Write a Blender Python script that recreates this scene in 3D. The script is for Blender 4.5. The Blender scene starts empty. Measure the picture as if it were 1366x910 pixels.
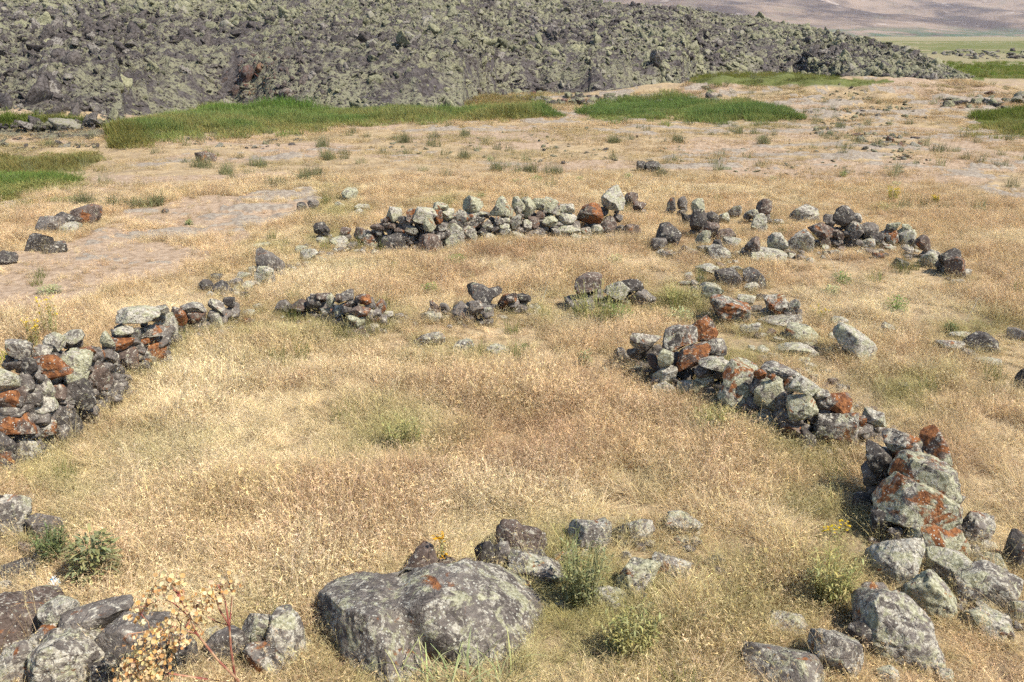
HAZE_DENSITY = 4.5e-5
EXPOSURE = 0.75
import bpy, bmesh, math, random
import numpy as np
np.seterr(over="ignore")
from mathutils import Vector, Matrix
R = math.radians
rng = np.random.default_rng(7)
random.seed(7)
scene = bpy.context.scene
COL = scene.collection

# ------------------------------------------------------------------ camera model (photo pixels -> rays -> places on the ground)
CAMZ, TILT, F = 3.0, R(19.0), 1183.0
CT, ST = math.cos(TILT), math.sin(TILT)

def ray(px, py):
    px = np.asarray(px, float); py = np.asarray(py, float)
    dx = (px - 683.0) / F; dy = (455.0 - py) / F
    return dx, CT + dy * ST, -ST + dy * CT

def topx(x, y, z):
    """world point -> photo pixel"""
    zz = z - CAMZ
    f = y * CT - zz * ST
    u = y * ST + zz * CT
    f = np.where(f < 0.05, 0.05, f)
    return 683.0 + F * x / f, 455.0 - F * u / f

# ------------------------------------------------------------------ value noise
def _h(ix, iy, iz):
    n = (ix * 374761393 + iy * 668265263 + iz * 2147483647 + 1013904223) & 0xFFFFFFFF
    n = ((n ^ (n >> 13)) * 1274126177) & 0xFFFFFFFF
    n = ((n ^ (n >> 15)) * 2246822519) & 0xFFFFFFFF
    return ((n ^ (n >> 16)) & 0xFFFFFF) / 8388607.5 - 1.0

def noise3(x, y, z):
    x = np.asarray(x, float); y = np.asarray(y, float); z = np.asarray(z, float) + np.zeros_like(x)
    ix = np.floor(x).astype(np.int64); iy = np.floor(y).astype(np.int64); iz = np.floor(z).astype(np.int64)
    fx = x - ix; fy = y - iy; fz = z - iz
    fx = fx * fx * (3 - 2 * fx); fy = fy * fy * (3 - 2 * fy); fz = fz * fz * (3 - 2 * fz)
    def L(a, b, t): return a + (b - a) * t
    c = [[[_h(ix + i, iy + j, iz + k) for k in (0, 1)] for j in (0, 1)] for i in (0, 1)]
    return L(L(L(c[0][0][0], c[1][0][0], fx), L(c[0][1][0], c[1][1][0], fx), fy),
             L(L(c[0][0][1], c[1][0][1], fx), L(c[0][1][1], c[1][1][1], fx), fy), fz)

def noise2(x, y, seed=0):
    return noise3(x, y, np.zeros_like(np.asarray(x, float)) + seed * 17.37 + 0.31)

def fbm2(x, y, seed=0, oct=4, gain=0.5):
    a, s, t = 1.0, 0.0, 0.0
    for o in range(oct):
        s = s + a * noise2(x * 2 ** o, y * 2 ** o, seed + o); t += a; a *= gain
    return s / t

def sstep(a, b, x):
    t = np.clip((x - a) / (b - a), 0, 1)
    return t * t * (3 - 2 * t)

# ------------------------------------------------------------------ terrain height
BUMPS = [  # x, y, rx, ry, height
    (-18.5, 31.5, 6.5, 2.6, 0.75),      # bank beside the pond, left
    (17.5, 42.0, 9.0, 6.0, 1.15),       # stony hummock, right
    (26.0, 36.0, 6.0, 3.2, 0.9),        # outcrop on the right edge
    (8.0, 43.5, 7.0, 2.4, 0.7),         # low lobe in front of the lava
]
def H(x, y):
    x = np.asarray(x, float); y = np.asarray(y, float)
    r = np.hypot(x, y)
    z = 0.045 * noise2(x / 2.3, y / 2.3, 1) + 0.018 * noise2(x / 0.55, y / 0.55, 2)
    mid = sstep(17, 24, y) * (1 - sstep(60, 120, r))
    z = z + mid * (0.10 * noise2(x / 5.0, y / 3.0, 3) + 0.05 * fbm2(x / 1.1, y / 0.9, 4, 3))
    for bx, by, rx, ry, h in BUMPS:
        q = ((x - bx) / rx) ** 2 + ((y - by) / ry) ** 2
        g = np.exp(-q * 1.3)
        z = z + h * g * (1 + 0.35 * fbm2(x / 1.6, y / 1.6, 9, 3))
    # the pond hollow on the left and the sedge hollow
    z = z - 0.22 * np.exp(-(((x + 13.2) / 4.0) ** 2 + ((y - 23.6) / 2.4) ** 2))
    # knoll that the viewer stands on
    k = sstep(2.6, -0.6, y) * sstep(6.0, 2.0, np.abs(x))
    z = z * (1 - k) + 1.3 * k
    return z * (1 - sstep(120, 400, r))

def ground(px, py, zoff=0.0):
    dx, dy, dz = ray(px, py)
    dz = np.minimum(dz, -0.002)
    t = CAMZ / -dz
    for _ in range(10):
        t = 0.5 * t + 0.5 * (CAMZ - H(dx * t, dy * t) - zoff) / -dz
    return dx * t, dy * t, H(dx * t, dy * t)

def at_dist(px, py, hd):
    """point on the pixel's ray at horizontal distance hd"""
    dx, dy, dz = ray(px, py)
    s = hd / np.hypot(dx, dy)
    return np.array([dx * s, dy * s, CAMZ + dz * s])

def inpoly(px, py, poly):
    px = np.asarray(px, float); py = np.asarray(py, float)
    c = np.zeros(px.shape, bool)
    n = len(poly)
    for i in range(n):
        x1, y1 = poly[i]; x2, y2 = poly[i - 1]
        cond = ((y1 > py) != (y2 > py)) & (px < (x2 - x1) * (py - y1) / ((y2 - y1) if y2 != y1 else 1e-9) + x1)
        c ^= cond
    return c

# ------------------------------------------------------------------ object helpers
def tag(o, label=None, cat=None, group=None, kind=None):
    if label: o['label'] = label
    if cat: o['category'] = cat
    if group: o['group'] = group
    if kind: o['kind'] = kind
    return o

def mesh_obj(name, verts, faces, mat=None, parent=None, smooth=True, loc=None, link=True):
    me = bpy.data.meshes.new(name)
    verts = np.asarray(verts, np.float32)
    if isinstance(faces, np.ndarray):
        k = faces.shape[1]; nf = len(faces)
        me.vertices.add(len(verts)); me.vertices.foreach_set('co', verts.ravel())
        me.loops.add(nf * k); me.loops.foreach_set('vertex_index', faces.astype(np.int32).ravel())
        me.polygons.add(nf)
        me.polygons.foreach_set('loop_start', (np.arange(nf) * k).astype(np.int32))
        me.update(calc_edges=True)
    else:
        me.from_pydata([tuple(map(float, v)) for v in verts], [], [tuple(f) for f in faces])
    if smooth and len(me.polygons):
        me.polygons.foreach_set('use_smooth', np.ones(len(me.polygons), bool))
    if mat is not None: me.materials.append(mat)
    me.update()
    o = bpy.data.objects.new(name, me)
    if link: COL.objects.link(o)
    if parent: o.parent = parent
    if loc is not None: o.location = loc
    return o

def empty(name, loc):
    o = bpy.data.objects.new(name, None); COL.objects.link(o); o.location = loc
    o.empty_display_size = 0.2
    return o

def setattr_color(o, name, rgb):
    rgb = np.asarray(rgb, np.float32)
    a = o.data.attributes.new(name, 'FLOAT_COLOR', 'POINT')
    c = np.ones((len(rgb), 4), np.float32); c[:, :3] = rgb
    a.data.foreach_set('color', c.ravel())

# ------------------------------------------------------------------ node helpers
class NT:
    def __init__(s, name):
        s.m = bpy.data.materials.new(name); s.m.use_nodes = True
        s.t = s.m.node_tree; s.t.nodes.clear()
        s.out = s.n('ShaderNodeOutputMaterial')
    def n(s, typ, **kw):
        nd = s.t.nodes.new(typ)
        for k, v in kw.items():
            if k.startswith('i_'): nd.inputs[k[2:].replace('_', ' ')].default_value = v
            else: setattr(nd, k, v)
        return nd
    def l(s, a, b): s.t.links.new(a, b)
    def put(s, v, sock):
        if hasattr(v, 'is_linked') or isinstance(v, bpy.types.NodeSocket): s.l(v, sock)
        else: sock.default_value = v if not isinstance(v, tuple) or len(v) != 3 or sock.type != 'RGBA' else (*v, 1)
    def noise(s, vec, scale, detail=4, rough=0.55, dist=0.0):
        nd = s.n('ShaderNodeTexNoise'); nd.inputs['Scale'].default_value = scale
        nd.inputs['Detail'].default_value = detail; nd.inputs['Roughness'].default_value = rough
        nd.inputs['Distortion'].default_value = dist
        if vec is not None: s.l(vec, nd.inputs['Vector'])
        return nd.outputs['Fac']
    def vor(s, vec, scale, feature='F1', out='Distance'):
        nd = s.n('ShaderNodeTexVoronoi'); nd.inputs['Scale'].default_value = scale; nd.feature = feature
        if vec is not None: s.l(vec, nd.inputs['Vector'])
        return nd.outputs[out]
    def step(s, v, a, b, o0=0.0, o1=1.0):
        nd = s.n('ShaderNodeMapRange'); nd.interpolation_type = 'SMOOTHSTEP'
        nd.inputs['From Min'].default_value = a; nd.inputs['From Max'].default_value = b
        nd.inputs['To Min'].default_value = o0; nd.inputs['To Max'].default_value = o1
        s.l(v, nd.inputs['Value']); return nd.outputs['Result']
    def math(s, op, a, b=0.0):
        nd = s.n('ShaderNodeMath'); nd.operation = op
        s.put(a, nd.inputs[0]); s.put(b, nd.inputs[1]); return nd.outputs[0]
    def mix(s, fac, a, b, mode='MIX'):
        nd = s.n('ShaderNodeMix'); nd.data_type = 'RGBA'; nd.blend_type = mode
        s.put(fac, nd.inputs[0]); s.put(a, nd.inputs[6]); s.put(b, nd.inputs[7]); return nd.outputs[2]
    def attr(s, name, typ='GEOMETRY', out='Color'):
        nd = s.n('ShaderNodeAttribute'); nd.attribute_name = name; nd.attribute_type = typ
        return nd.outputs[out]
    def sep(s, c):
        nd = s.n('ShaderNodeSeparateColor'); s.l(c, nd.inputs[0]); return nd.outputs
    def bump(s, h, strength, dist):
        nd = s.n('ShaderNodeBump'); nd.inputs['Strength'].default_value = strength; nd.inputs['Distance'].default_value = dist
        s.l(h, nd.inputs['Height']); return nd.outputs['Normal']
    def principled(s, col, rough=0.9, normal=None, spec=0.2):
        b = s.n('ShaderNodeBsdfPrincipled'); s.put(col, b.inputs['Base Color'])
        s.put(rough, b.inputs['Roughness']); b.inputs['Specular IOR Level'].default_value = spec
        if normal is not None: s.l(normal, b.inputs['Normal'])
        s.l(b.outputs[0], s.out.inputs['Surface']); return s.m

def rock_material(name, base_a, base_b, pale=0.4, mint=0.3, rust=0.0, spots=0.4, bump=0.8, ps=1.0):
    """basalt with crusts of pale, mint and rust coloured lichen; amounts 0..1 are rough coverages"""
    t = NT(name)
    tc = t.n('ShaderNodeTexCoord'); oi = t.n('ShaderNodeObjectInfo')
    off = t.n('ShaderNodeVectorMath', operation='MULTIPLY_ADD')
    comb = t.n('ShaderNodeCombineXYZ'); 
    for i in range(3): t.l(oi.outputs['Random'], comb.inputs[i])
    off.inputs[1].default_value = (137.0, 61.0, 93.0)
    t.l(comb.outputs[0], off.inputs[0]); t.l(tc.outputs['Object'], off.inputs[2])
    v = off.outputs[0]
    n1 = t.noise(v, 6.0, 5, 0.6); n2 = t.noise(v, 38.0, 4, 0.65)
    base = t.mix(t.step(n1, 0.35, 0.65), base_a, base_b)
    base = t.mix(t.step(n2, 0.46, 0.64, 0.0, 0.45), base, tuple(min(1, c * 1.6 + 0.015) for c in base_b))
    def cover(scale, amt, width, detail=7, dist=0.6, rough=0.68):
        n = t.noise(v, scale, detail, rough, dist)
        c = 0.68 - 0.36 * amt
        return t.step(n, c - width, c + width)
    col = base
    if pale > 0:
        m = cover(19.0 * ps, pale, 0.035, 8, 0.6, 0.74)
        pc = t.mix(t.step(t.noise(v, 60, 3), 0.35, 0.65), (0.29, 0.255, 0.195), (0.52, 0.475, 0.375))
        col = t.mix(m, col, pc)
    if mint > 0:
        m = cover(10.0 * ps, mint, 0.035, 9, 0.6, 0.74)
        mc = t.mix(t.step(t.noise(v, 45, 4), 0.35, 0.65), (0.235, 0.22, 0.13), (0.46, 0.435, 0.295))
        col = t.mix(m, col, mc)
    if rust > 0:
        m = cover(6.0, rust, 0.03, 8)
        rc = t.mix(t.step(t.noise(v, 30, 4), 0.35, 0.65), (0.13, 0.052, 0.024), (0.31, 0.128, 0.048))
        col = t.mix(m, col, rc)
    if spots > 0:
        sp = t.vor(v, 42.0)
        mk = t.math('MULTIPLY', t.step(sp, 0.16 + 0.16 * spots, 0.10 + 0.12 * spots), t.step(t.noise(v, 9.0, 3), 0.44, 0.54))
        col = t.mix(mk, col, (0.45, 0.43, 0.35))
        dk = t.step(t.vor(v, 26.0), 0.16, 0.09)
        col = t.mix(t.math('MULTIPLY', dk, t.step(t.noise(v, 7.0, 2), 0.5, 0.56)), col, (0.045, 0.04, 0.04))
    crk = t.vor(v, 9.0, 'DISTANCE_TO_EDGE'); crack = t.step(crk, 0.0, 0.05)
    hh = t.math('ADD', t.math('MULTIPLY', t.noise(v, 14, 9, 0.72, 0.4), 1.3), t.math('MULTIPLY', t.noise(v, 80, 4, 0.7), 0.4))
    hh = t.math('ADD', hh, t.math('MULTIPLY', crack, 0.14))
    hh = t.math('ADD', hh, t.math('MULTIPLY', t.step(t.vor(v, 34.0), 0.10, 0.24), 0.16))
    return t.principled(col, 0.93, t.bump(hh, bump, 0.03), 0.15)

DKA, DKB = (0.042, 0.035, 0.030), (0.092, 0.078, 0.066)
GRA, GRB = (0.080, 0.066, 0.055), (0.168, 0.142, 0.117)
BRA, BRB = (0.072, 0.050, 0.038), (0.145, 0.106, 0.082)
ROCK = {
    'P': rock_material('stone_pale_lichen', GRA, GRB, 0.60, 0.46, 0.05, 0.5),
    'M': rock_material('stone_mint_lichen', DKA, GRB, 0.42, 0.62, 0.16, 0.45),
    'G': rock_material('stone_grey_mottled', GRA, GRB, 0.46, 0.34, 0.16, 0.6),
    'S': rock_material('stone_plain_grey', GRA, GRB, 0.28, 0.10, 0.12, 0.35),
    'D': rock_material('stone_dark_basalt', DKA, DKB, 0.26, 0.20, 0.08, 0.4),
    'B': rock_material('stone_brown', BRA, BRB, 0.28, 0.12, 0.24, 0.4),
    'R': rock_material('stone_rust_lichen', BRA, BRB, 0.30, 0.22, 0.56, 0.5),
    'X': rock_material('stone_grey_and_rust', DKA, GRB, 0.42, 0.30, 0.40, 0.5),
    'C': rock_material('boulder_crusted', GRA, GRB, 0.36, 0.35, 0.12, 0.8, 0.9, 0.8),
    'T': rock_material('boulder_mint_and_rust', DKA, GRB, 0.40, 0.55, 0.38, 0.5),
}
CWORD = {'P': 'pale lichened', 'M': 'mint lichened', 'G': 'mottled grey', 'S': 'plain grey', 'D': 'dark', 'B': 'brown',
         'R': 'rust orange', 'X': 'grey-and-rust', 'C': 'crusted grey', 'T': 'mint-and-rust'}

# ------------------------------------------------------------------ stone shapes
_ico = {}
def ico(n):
    if n not in _ico:
        bm = bmesh.new(); bmesh.ops.create_icosphere(bm, subdivisions=n, radius=1.0)
        v = np.array([x.co[:] for x in bm.verts]); f = np.array([[q.index for q in p.verts] for p in bm.faces])
        bm.free(); v /= np.linalg.norm(v, axis=1)[:, None]
        _ico[n] = (v, f)
    return _ico[n]

def facet_radius(d, g, k=11, p=9.0, flat=0.28):
    n = g.normal(size=(k, 3)); n /= np.linalg.norm(n, axis=1)[:, None]
    n = np.vstack([n, np.array([[0, 0, 1], [0, 0, -1], [1, 0, 0], [-1, 0, 0], [0, -1, 0], [0, 1, 0]]) + g.normal(size=(6, 3)) * 0.28])
    n /= np.linalg.norm(n, axis=1)[:, None]
    h = 1.0 - flat * g.random(len(n))
    q = np.maximum(d @ n.T, 0) / h
    return (q ** p).sum(1) ** (-1.0 / p)

def roughen(v, g, amp, size):
    s = g.random(3) * 50
    L = np.linalg.norm(v, axis=1)[:, None] + 1e-9
    dirs = v / L
    f = 2.2 / size
    q = v * f + s
    n = 0.6 * noise3(q[:, 0], q[:, 1], q[:, 2]) + 0.42 * (1 - 2 * np.abs(noise3(*(q * 1.9).T))) + 0.30 * (1 - 2 * np.abs(noise3(*(q * 4.1).T))) + 0.16 * noise3(*(q * 9.0).T) + 0.08 * noise3(*(q * 19.0).T) - 0.2
    return v + dirs * (n * amp * size)[:, None]

def chip(v, g, k, front=False, lo=0.70, hi=0.94):
    """knock flat faces off a lump, the way basalt breaks"""
    for _ in range(k):
        n = g.normal(size=3)
        if front: n = np.array([n[0] * 0.8, -abs(n[1]) - 0.35, max(n[2] * 0.8 + 0.25, -0.05)])
        n /= np.linalg.norm(n)
        s = v @ n; lim = s.max() * g.uniform(lo, hi)
        v = v - n * (np.maximum(s - lim, 0) * 0.96)[:, None]
    return v

def stone_verts(g, W, D, Hh, sub, p=None, amp=0.085):
    d, f = ico(sub)
    r = facet_radius(d, g, k=int(g.integers(6, 13)), p=p or g.uniform(10, 22), flat=g.uniform(0.25, 0.5))
    v = d * r[:, None]
    v = roughen(v, g, amp * 0.85, 1.6)
    v = chip(v, g, int(g.integers(8, 14)), lo=0.56, hi=0.90)
    v = roughen(v, g, 0.024, 0.8)
    lo, hi = v.min(0), v.max(0)
    v = (v - (lo + hi) / 2) / (hi - lo)
    return v * np.array([W, D, Hh]), f

def poly_stone_verts(g, poly, sub, depth, amp=0.06, chips=11):
    """poly: outline in metres around its centre; depth: full thickness along the view"""
    d, f = ico(sub)
    P = np.array(poly, float); n = len(P)
    th = np.linspace(-math.pi, math.pi, 721)
    ct, st = np.cos(th), np.sin(th); Rr = np.zeros_like(th)
    for i in range(n):
        a, b = P[i], P[(i + 1) % n]; e = b - a
        den = ct * e[1] - st * e[0]
        den = np.where(np.abs(den) < 1e-9, 1e-9, den)
        t = (a[0] * e[1] - a[1] * e[0]) / den
        s = np.where(np.abs(e[0]) > np.abs(e[1]), (t * ct - a[0]) / (e[0] or 1e-9), (t * st - a[1]) / (e[1] or 1e-9))
        ok = (t > 0) & (s >= -1e-6) & (s <= 1 + 1e-6)
        Rr = np.where(ok & (t > Rr), t, Rr)
    Rr = np.where(Rr <= 0, np.median(Rr[Rr > 0]), Rr)
    k = np.hanning(15); k /= k.sum()
    Rs = np.convolve(np.r_[Rr[-8:-1], Rr, Rr[1:8]], k, 'valid')
    u, w, v = d[:, 0], d[:, 1], d[:, 2]
    th_ = np.arctan2(v, u); rad = np.interp(th_, th, Rs)
    rho = np.hypot(u, v) ** 0.62; ww = np.sign(w) * np.abs(w) ** 0.75
    fr = facet_radius(d, g, k=12, p=10, flat=0.45)
    out = np.stack([rad * rho * np.cos(th_), ww * depth / 2 * fr, rad * rho * np.sin(th_)], 1)
    ms = float(np.mean(Rs))
    out = roughen(out, g, amp, ms * 1.7)
    sc = np.array([1.0, 2 * ms / depth, 1.0])
    b0, b1 = out.min(0), out.max(0)
    out = chip(out * sc, g, chips, True, 0.64, 0.92) / sc
    c0, c1 = out.min(0), out.max(0)
    out = b0 + (out - c0) / (c1 - c0) * (b1 - b0)
    out = roughen(out, g, 0.030, ms * 0.6)
    return roughen(out, g, 0.020, ms * 0.22), f
# ------------------------------------------------------------------ the stones: x, y, w, h in photo pixels, kind, [landmark phrase], [options]
REG = {}
REG['left'] = ('wall_stone', 'stones of the left wall', [(0,642),(36,622),(68,604),(100,588),(120,566),(143,550),(160,514),(183,505),(205,494),(222,467),(243,452),(265,446),(290,441),(311,430),(335,424)], [
 (66,490,47,34,'R','big rust orange block of the left wall'),
 (104,490,36,40,'M','knobbly mint block of the left wall'),
 (130,509,34,43,'B','dark brown block of the left wall'),
 (98,526,44,38,'D','dark round rust-flecked stone of the left wall'),
 (50,539,41,31,'P','pale flat slab of the left wall'),
 (13,534,26,24,'R'),(27,531,20,28,'B'),
 (18,563,42,33,'R','low rust orange slab of the left wall'),
 (54,569,34,33,'X'),(86,563,36,41,'D','dark pitted stone of the left wall'),
 (36,602,38,38,'G','grey bottom stone of the left wall'),
 (9,594,22,34,'D'),(5,623,27,34,'D'),
 (31,513,23,25,'S'),(56,517,26,28,'G'),(9,506,28,28,'P'),(77,525,20,22,'B'),
 (184,421,50,28,'P','long whitish slab topping the left wall'),
 (220,433,29,35,'P','round pale-grey stone of the left wall'),
 (213,414,22,12,'G'),
 (237,423,22,26,'R','rust stone at the left wall bend'),
 (200,443,31,20,'X'),(164,456,32,19,'R','long rust stone of the left wall'),
 (206,466,28,27,'R','rust stone at the left wall foot'),
 (171,479,24,26,'B'),(143,453,16,20,'M'),(147,480,20,28,'G'),(156,498,18,22,'D'),(180,447,14,17,'D'),
 (164,441,24,12,'P'),(191,457,16,10,'R'),(130,478,12,26,'D'),(117,469,17,12,'R'),
 (96,449,27,18,'P',None,{'yb':500}),(73,456,26,23,'P',None,{'yb':510}),(56,469,23,15,'G',None,{'yb':520}),(26,466,28,22,'G',None,{'yb':530}),
 (40,488,16,20,'D'),(192,476,18,15,'X'),(183,494,16,16,'D'),(201,488,12,12,'D'),(113,562,24,18,'S'),(120,549,18,22,'D'),
 (143,540,14,14,'G'),(68,594,28,14,'G'),(222,454,12,12,'D'),
 (262,423,23,18,'R'),(258,411,30,14,'G'),(265,435,14,16,'D'),(289,428,19,21,'P'),
 (289,409,21,20,'G','mottled stone ending the left wall'),
 (306,405,15,16,'D'),(311,420,20,16,'G'),(331,417,18,12,'P'),(243,441,14,14,'D'),
])
REG['leftline'] = ('loose_stone', 'stones of the low line past the left wall', [(0,0),(1366,0)], [
 (359,347,36,30,'S','grey wedge boulder past the left wall',{'poly':[(342,331),(350,330),(366,341),(378,352),(376,360),(362,364),(344,357)],'yb':366}),
 (353,369,25,26,'P'),(297,385,26,17,'D','dark humped stone past the left wall'),(275,381,18,16,'D'),(289,370,15,10,'D'),(313,377,22,12,'S'),
 (331,381,21,11,'P'),(325,367,21,10,'P'),(337,360,14,9,'G'),(413,341,22,18,'P','pale crumbly stone near the back wall corner'),(402,333,16,11,'P'),
 (348,328,26,9,'M'),(327,394,12,10,'S'),(344,410,14,9,'G'),
])
REG['back'] = ('wall_stone', 'stones of the back wall', [(400,318),(450,326),(500,334),(573,339),(610,331),(640,325),(690,320),(760,318),(800,316),(840,318),(870,318)], [
 (467,260,21,17,'M','lone lichened stone before the flat rock',{'yb':269}),(454,273,14,9,'P',None,{'yb':278}),(403,276,14,12,'D',None,{'yb':282}),(418,273,15,12,'S',None,{'yb':280}),
 (483,275,20,11,'P',None,{'yb':283}),(478,283,13,9,'P',None,{'yb':288}),
 (429,306,20,18,'D','dark stone at the back wall west end'),(442,314,16,9,'S'),(431,322,17,11,'P'),(452,323,24,15,'P'),
 (492,319,29,24,'X','rust-faced wedge of the back wall'),(472,329,16,11,'S'),
 (527,323,35,28,'D','dark craggy stone of the back wall'),
 (573,323,33,29,'B','smooth brown boulder of the back wall',{'poly':[(556,336),(560,320),(566,310),(577,313),(589,316),(590,330),(585,338)]}),
 (604,314,29,33,'P','pale upright stone of the back wall'),(626,312,20,24,'G'),
 (526,287,20,20,'P','pale knob on the back wall west part'),(516,294,11,9,'B'),(504,304,20,12,'B'),(522,302,14,11,'B'),(550,288,16,19,'X'),
 (568,287,33,22,'P','whitish stone with rust edge on the back wall'),(538,295,13,13,'S'),(534,309,16,11,'B'),(549,307,18,13,'G'),(573,300,16,20,'M'),(584,289,13,18,'R'),
 (596,287,20,16,'P'),(588,275,20,11,'M'),(614,290,20,20,'G'),
 (631,272,27,23,'M','round green-grey stone topping the back wall'),(633,285,37,9,'P'),(633,295,29,20,'X'),
 (668,276,34,28,'M','pointed green-grey stone topping the back wall',{'poly':[(652,287),(660,277),(667,262),(672,262),(679,275),(685,280),(683,289)]}),
 (692,275,18,25,'M'),(705,277,20,27,'M'),(720,273,18,17,'M'),(737,275,22,23,'M','split green-grey stone topping the back wall'),(754,278,24,14,'P'),
 (757,290,25,18,'P','pale wedge of the back wall'),(721,287,12,12,'B'),(713,296,16,15,'B'),(733,295,22,16,'M'),(757,308,34,19,'P'),(716,308,20,13,'S'),
 (666,295,13,11,'G'),(675,294,11,9,'P'),(672,301,15,9,'P'),(687,296,16,20,'P'),(674,308,15,10,'P'),(688,308,15,12,'P'),(693,316,14,9,'P'),
 (787,285,35,28,'R','rust orange boulder of the back wall'),
 (818,265,31,31,'P','big mottled round boulder on the back wall'),(842,264,17,14,'B',None,{'yb':278}),(853,275,17,13,'B',None,{'yb':288}),(813,302,19,26,'B'),(795,303,20,16,'P'),(782,306,15,13,'G'),
 (844,308,22,20,'B'),
 (650,300,15,14,'G'),(654,312,16,12,'P'),(703,300,13,14,'G'),(742,308,14,14,'G'),(770,303,13,16,'G'),(643,310,12,12,'D'),(828,308,13,16,'S'),(612,303,13,14,'D'),(590,304,14,13,'G'),(480,309,14,12,'B'),(461,309,14,12,'B'),
])
REG['east'] = ('wall_stone', 'stones of the tumbled right end of the back wall', [(870,336),(900,332),(940,342),(1000,351),(1050,340),(1100,334),(1150,334),(1190,331),(1220,334),(1240,358),(1275,373),(1300,376)], [
 (892,311,32,31,'D','blackish round boulder right of the back wall gap'),(910,271,13,17,'S',None,{'yb':290}),(896,272,12,16,'D',None,{'yb':290}),
 (931,276,17,20,'M','pale stone topping the tumbled pile',{'yb':302}),(932,293,21,28,'D',None,{'yb':318}),(914,290,12,18,'D',None,{'yb':304}),(951,289,17,19,'D',None,{'yb':304}),(966,288,14,14,'P',None,{'yb':299}),
 (980,282,17,17,'G','lichened knob standing in golden grass',{'yb':292}),(949,306,20,18,'B',None,{'yb':322}),(938,315,19,23,'M',None,{'yb':332}),(969,311,24,17,'B',None,{'yb':324}),(976,320,23,16,'P',None,{'yb':334}),
 (1019,276,19,20,'B','brown-grey stone standing in golden grass',{'yb':300}),(1003,284,16,12,'P',None,{'yb':300}),(1013,298,20,24,'P',None,{'yb':312}),
 (1004,325,20,20,'B'),(1038,322,26,22,'P'),(1018,339,58,22,'P','wide pale slab of the tumbled pile'),(960,338,29,22,'G'),(939,331,20,14,'G'),(958,326,14,14,'D'),
 (1067,322,34,28,'G','black and white stone right of the slab'),
 (1074,286,36,22,'G','lone grey boulder behind the tumbled pile',{'yb':297}),(1038,296,15,8,'G',None,{'yb':300}),
 (879,327,21,17,'S'),(890,340,16,10,'S'),(911,334,12,15,'B'),
 (1095,307,33,20,'B','dark brown flat-topped boulder of the tumbled wall'),
 (1125,287,27,25,'D','green-topped black boulder of the tumbled wall'),(1106,292,14,12,'S'),(1141,292,16,14,'G'),(1139,304,18,18,'G'),(1142,313,16,14,'S'),
 (1160,305,22,16,'S'),(1167,316,23,15,'D'),(1187,315,21,20,'X','rust-spotted stone of the tumbled wall'),(1191,302,16,12,'M'),(1208,314,24,18,'P'),(1210,304,13,9,'M'),
 (1231,324,18,18,'B','brown pointed stone near the wall end'),(1217,325,12,14,'D'),(1240,345,20,21,'P','pale-topped stone near the wall end'),
 (1269,339,21,14,'D'),(1275,357,25,28,'B','brown boulder ending the tumbled wall'),(1258,345,12,13,'D'),(1277,376,15,8,'P'),(1201,352,20,12,'D',None,{'yb':359}),
 (1101,322,14,16,'B'),(1118,313,14,12,'B'),(1157,325,18,14,'P'),
])
REG['heap'] = ('heap_stone', 'stones of the low heap in mid enclosure', [(365,421),(430,430),(450,441),(480,451),(530,430)], [
 (377,409,25,20,'S','round grey stone starting the low heap'),(403,408,31,17,'B','long brown stone of the low heap'),(431,397,22,13,'B'),(419,396,10,8,'S'),
 (464,394,15,15,'S','grey egg-shaped stone topping the low heap'),(452,398,10,9,'B'),(441,402,12,18,'P'),(484,400,22,14,'R','rust stone topping the low heap'),
 (493,405,15,15,'S'),(507,409,17,18,'X'),(516,420,17,12,'P'),(532,422,14,12,'S','small grey stone ending the low heap'),(480,415,28,15,'B'),(498,423,20,12,'B'),
 (476,429,23,18,'M','mint stone in front of the low heap'),(455,413,18,15,'P'),(453,430,19,20,'S'),(437,415,18,10,'G'),(430,421,18,10,'X'),(493,433,25,13,'P'),(477,444,28,14,'B'),
 (466,406,15,9,'R'),(421,416,14,9,'B'),
])
REG['heart'] = ('heap_stone', 'stones of the heap with the dark heart-shaped boulder', [(555,424),(600,430),(620,434),(650,436),(680,424),(715,412)], [
 (645,392,48,33,'D','dark heart-shaped boulder in mid enclosure',{'poly':[(622,388),(626,380),(634,377),(645,380),(653,385),(664,382),(670,386),(668,392),(658,398),(652,410),(645,412),(638,402),(631,394),(623,392)],'sub':5,'yb':424}),
 (672,405,32,27,'R','round rust-mottled boulder beside the heart-shaped one',{'yb':422}),
 (617,417,37,30,'S','grey slab in front of the heart-shaped boulder'),(635,409,20,18,'S'),(651,415,10,10,'P'),
 (582,408,19,17,'B','brown leaning stone of the second heap',{'poly':[(573,402),(577,400),(583,407),(592,415),(590,419),(582,416),(574,410)]}),
 (565,414,13,9,'D'),(575,423,29,15,'P'),(593,411,14,14,'S'),(595,424,13,10,'P'),(698,398,21,12,'D'),(685,396,9,11,'B'),(695,411,18,13,'S'),(707,405,9,10,'P'),(716,404,9,9,'S'),
 (649,429,18,12,'S'),(673,422,15,7,'P'),
 (572,452,42,22,'G','grey mottled boulder alone in the enclosure grass',{'yb':463}),(619,462,27,17,'G','small mottled stone alone in the enclosure grass',{'yb':470}),
 (665,465,31,13,'P','flat pale stone sunk in the enclosure grass',{'yb':472}),
])
REG['bush'] = ('heap_stone', 'stones of the heap behind the olive bush', [(750,418),(790,416),(880,411)], [
 (785,377,34,28,'B','purplish block with orange edge',{'poly':[(768,372),(772,369),(783,364),(799,363),(803,367),(801,384),(789,389),(771,393),(767,385)]}),
 (773,404,40,26,'S'),(823,388,34,27,'P','pale lumpy stone behind the olive bush'),(842,380,32,19,'D','dark slanting stone behind the olive bush'),
 (857,398,36,26,'S','plain grey slab right of the olive bush'),(903,394,13,8,'S',None,{'yb':399}),
])
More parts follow.
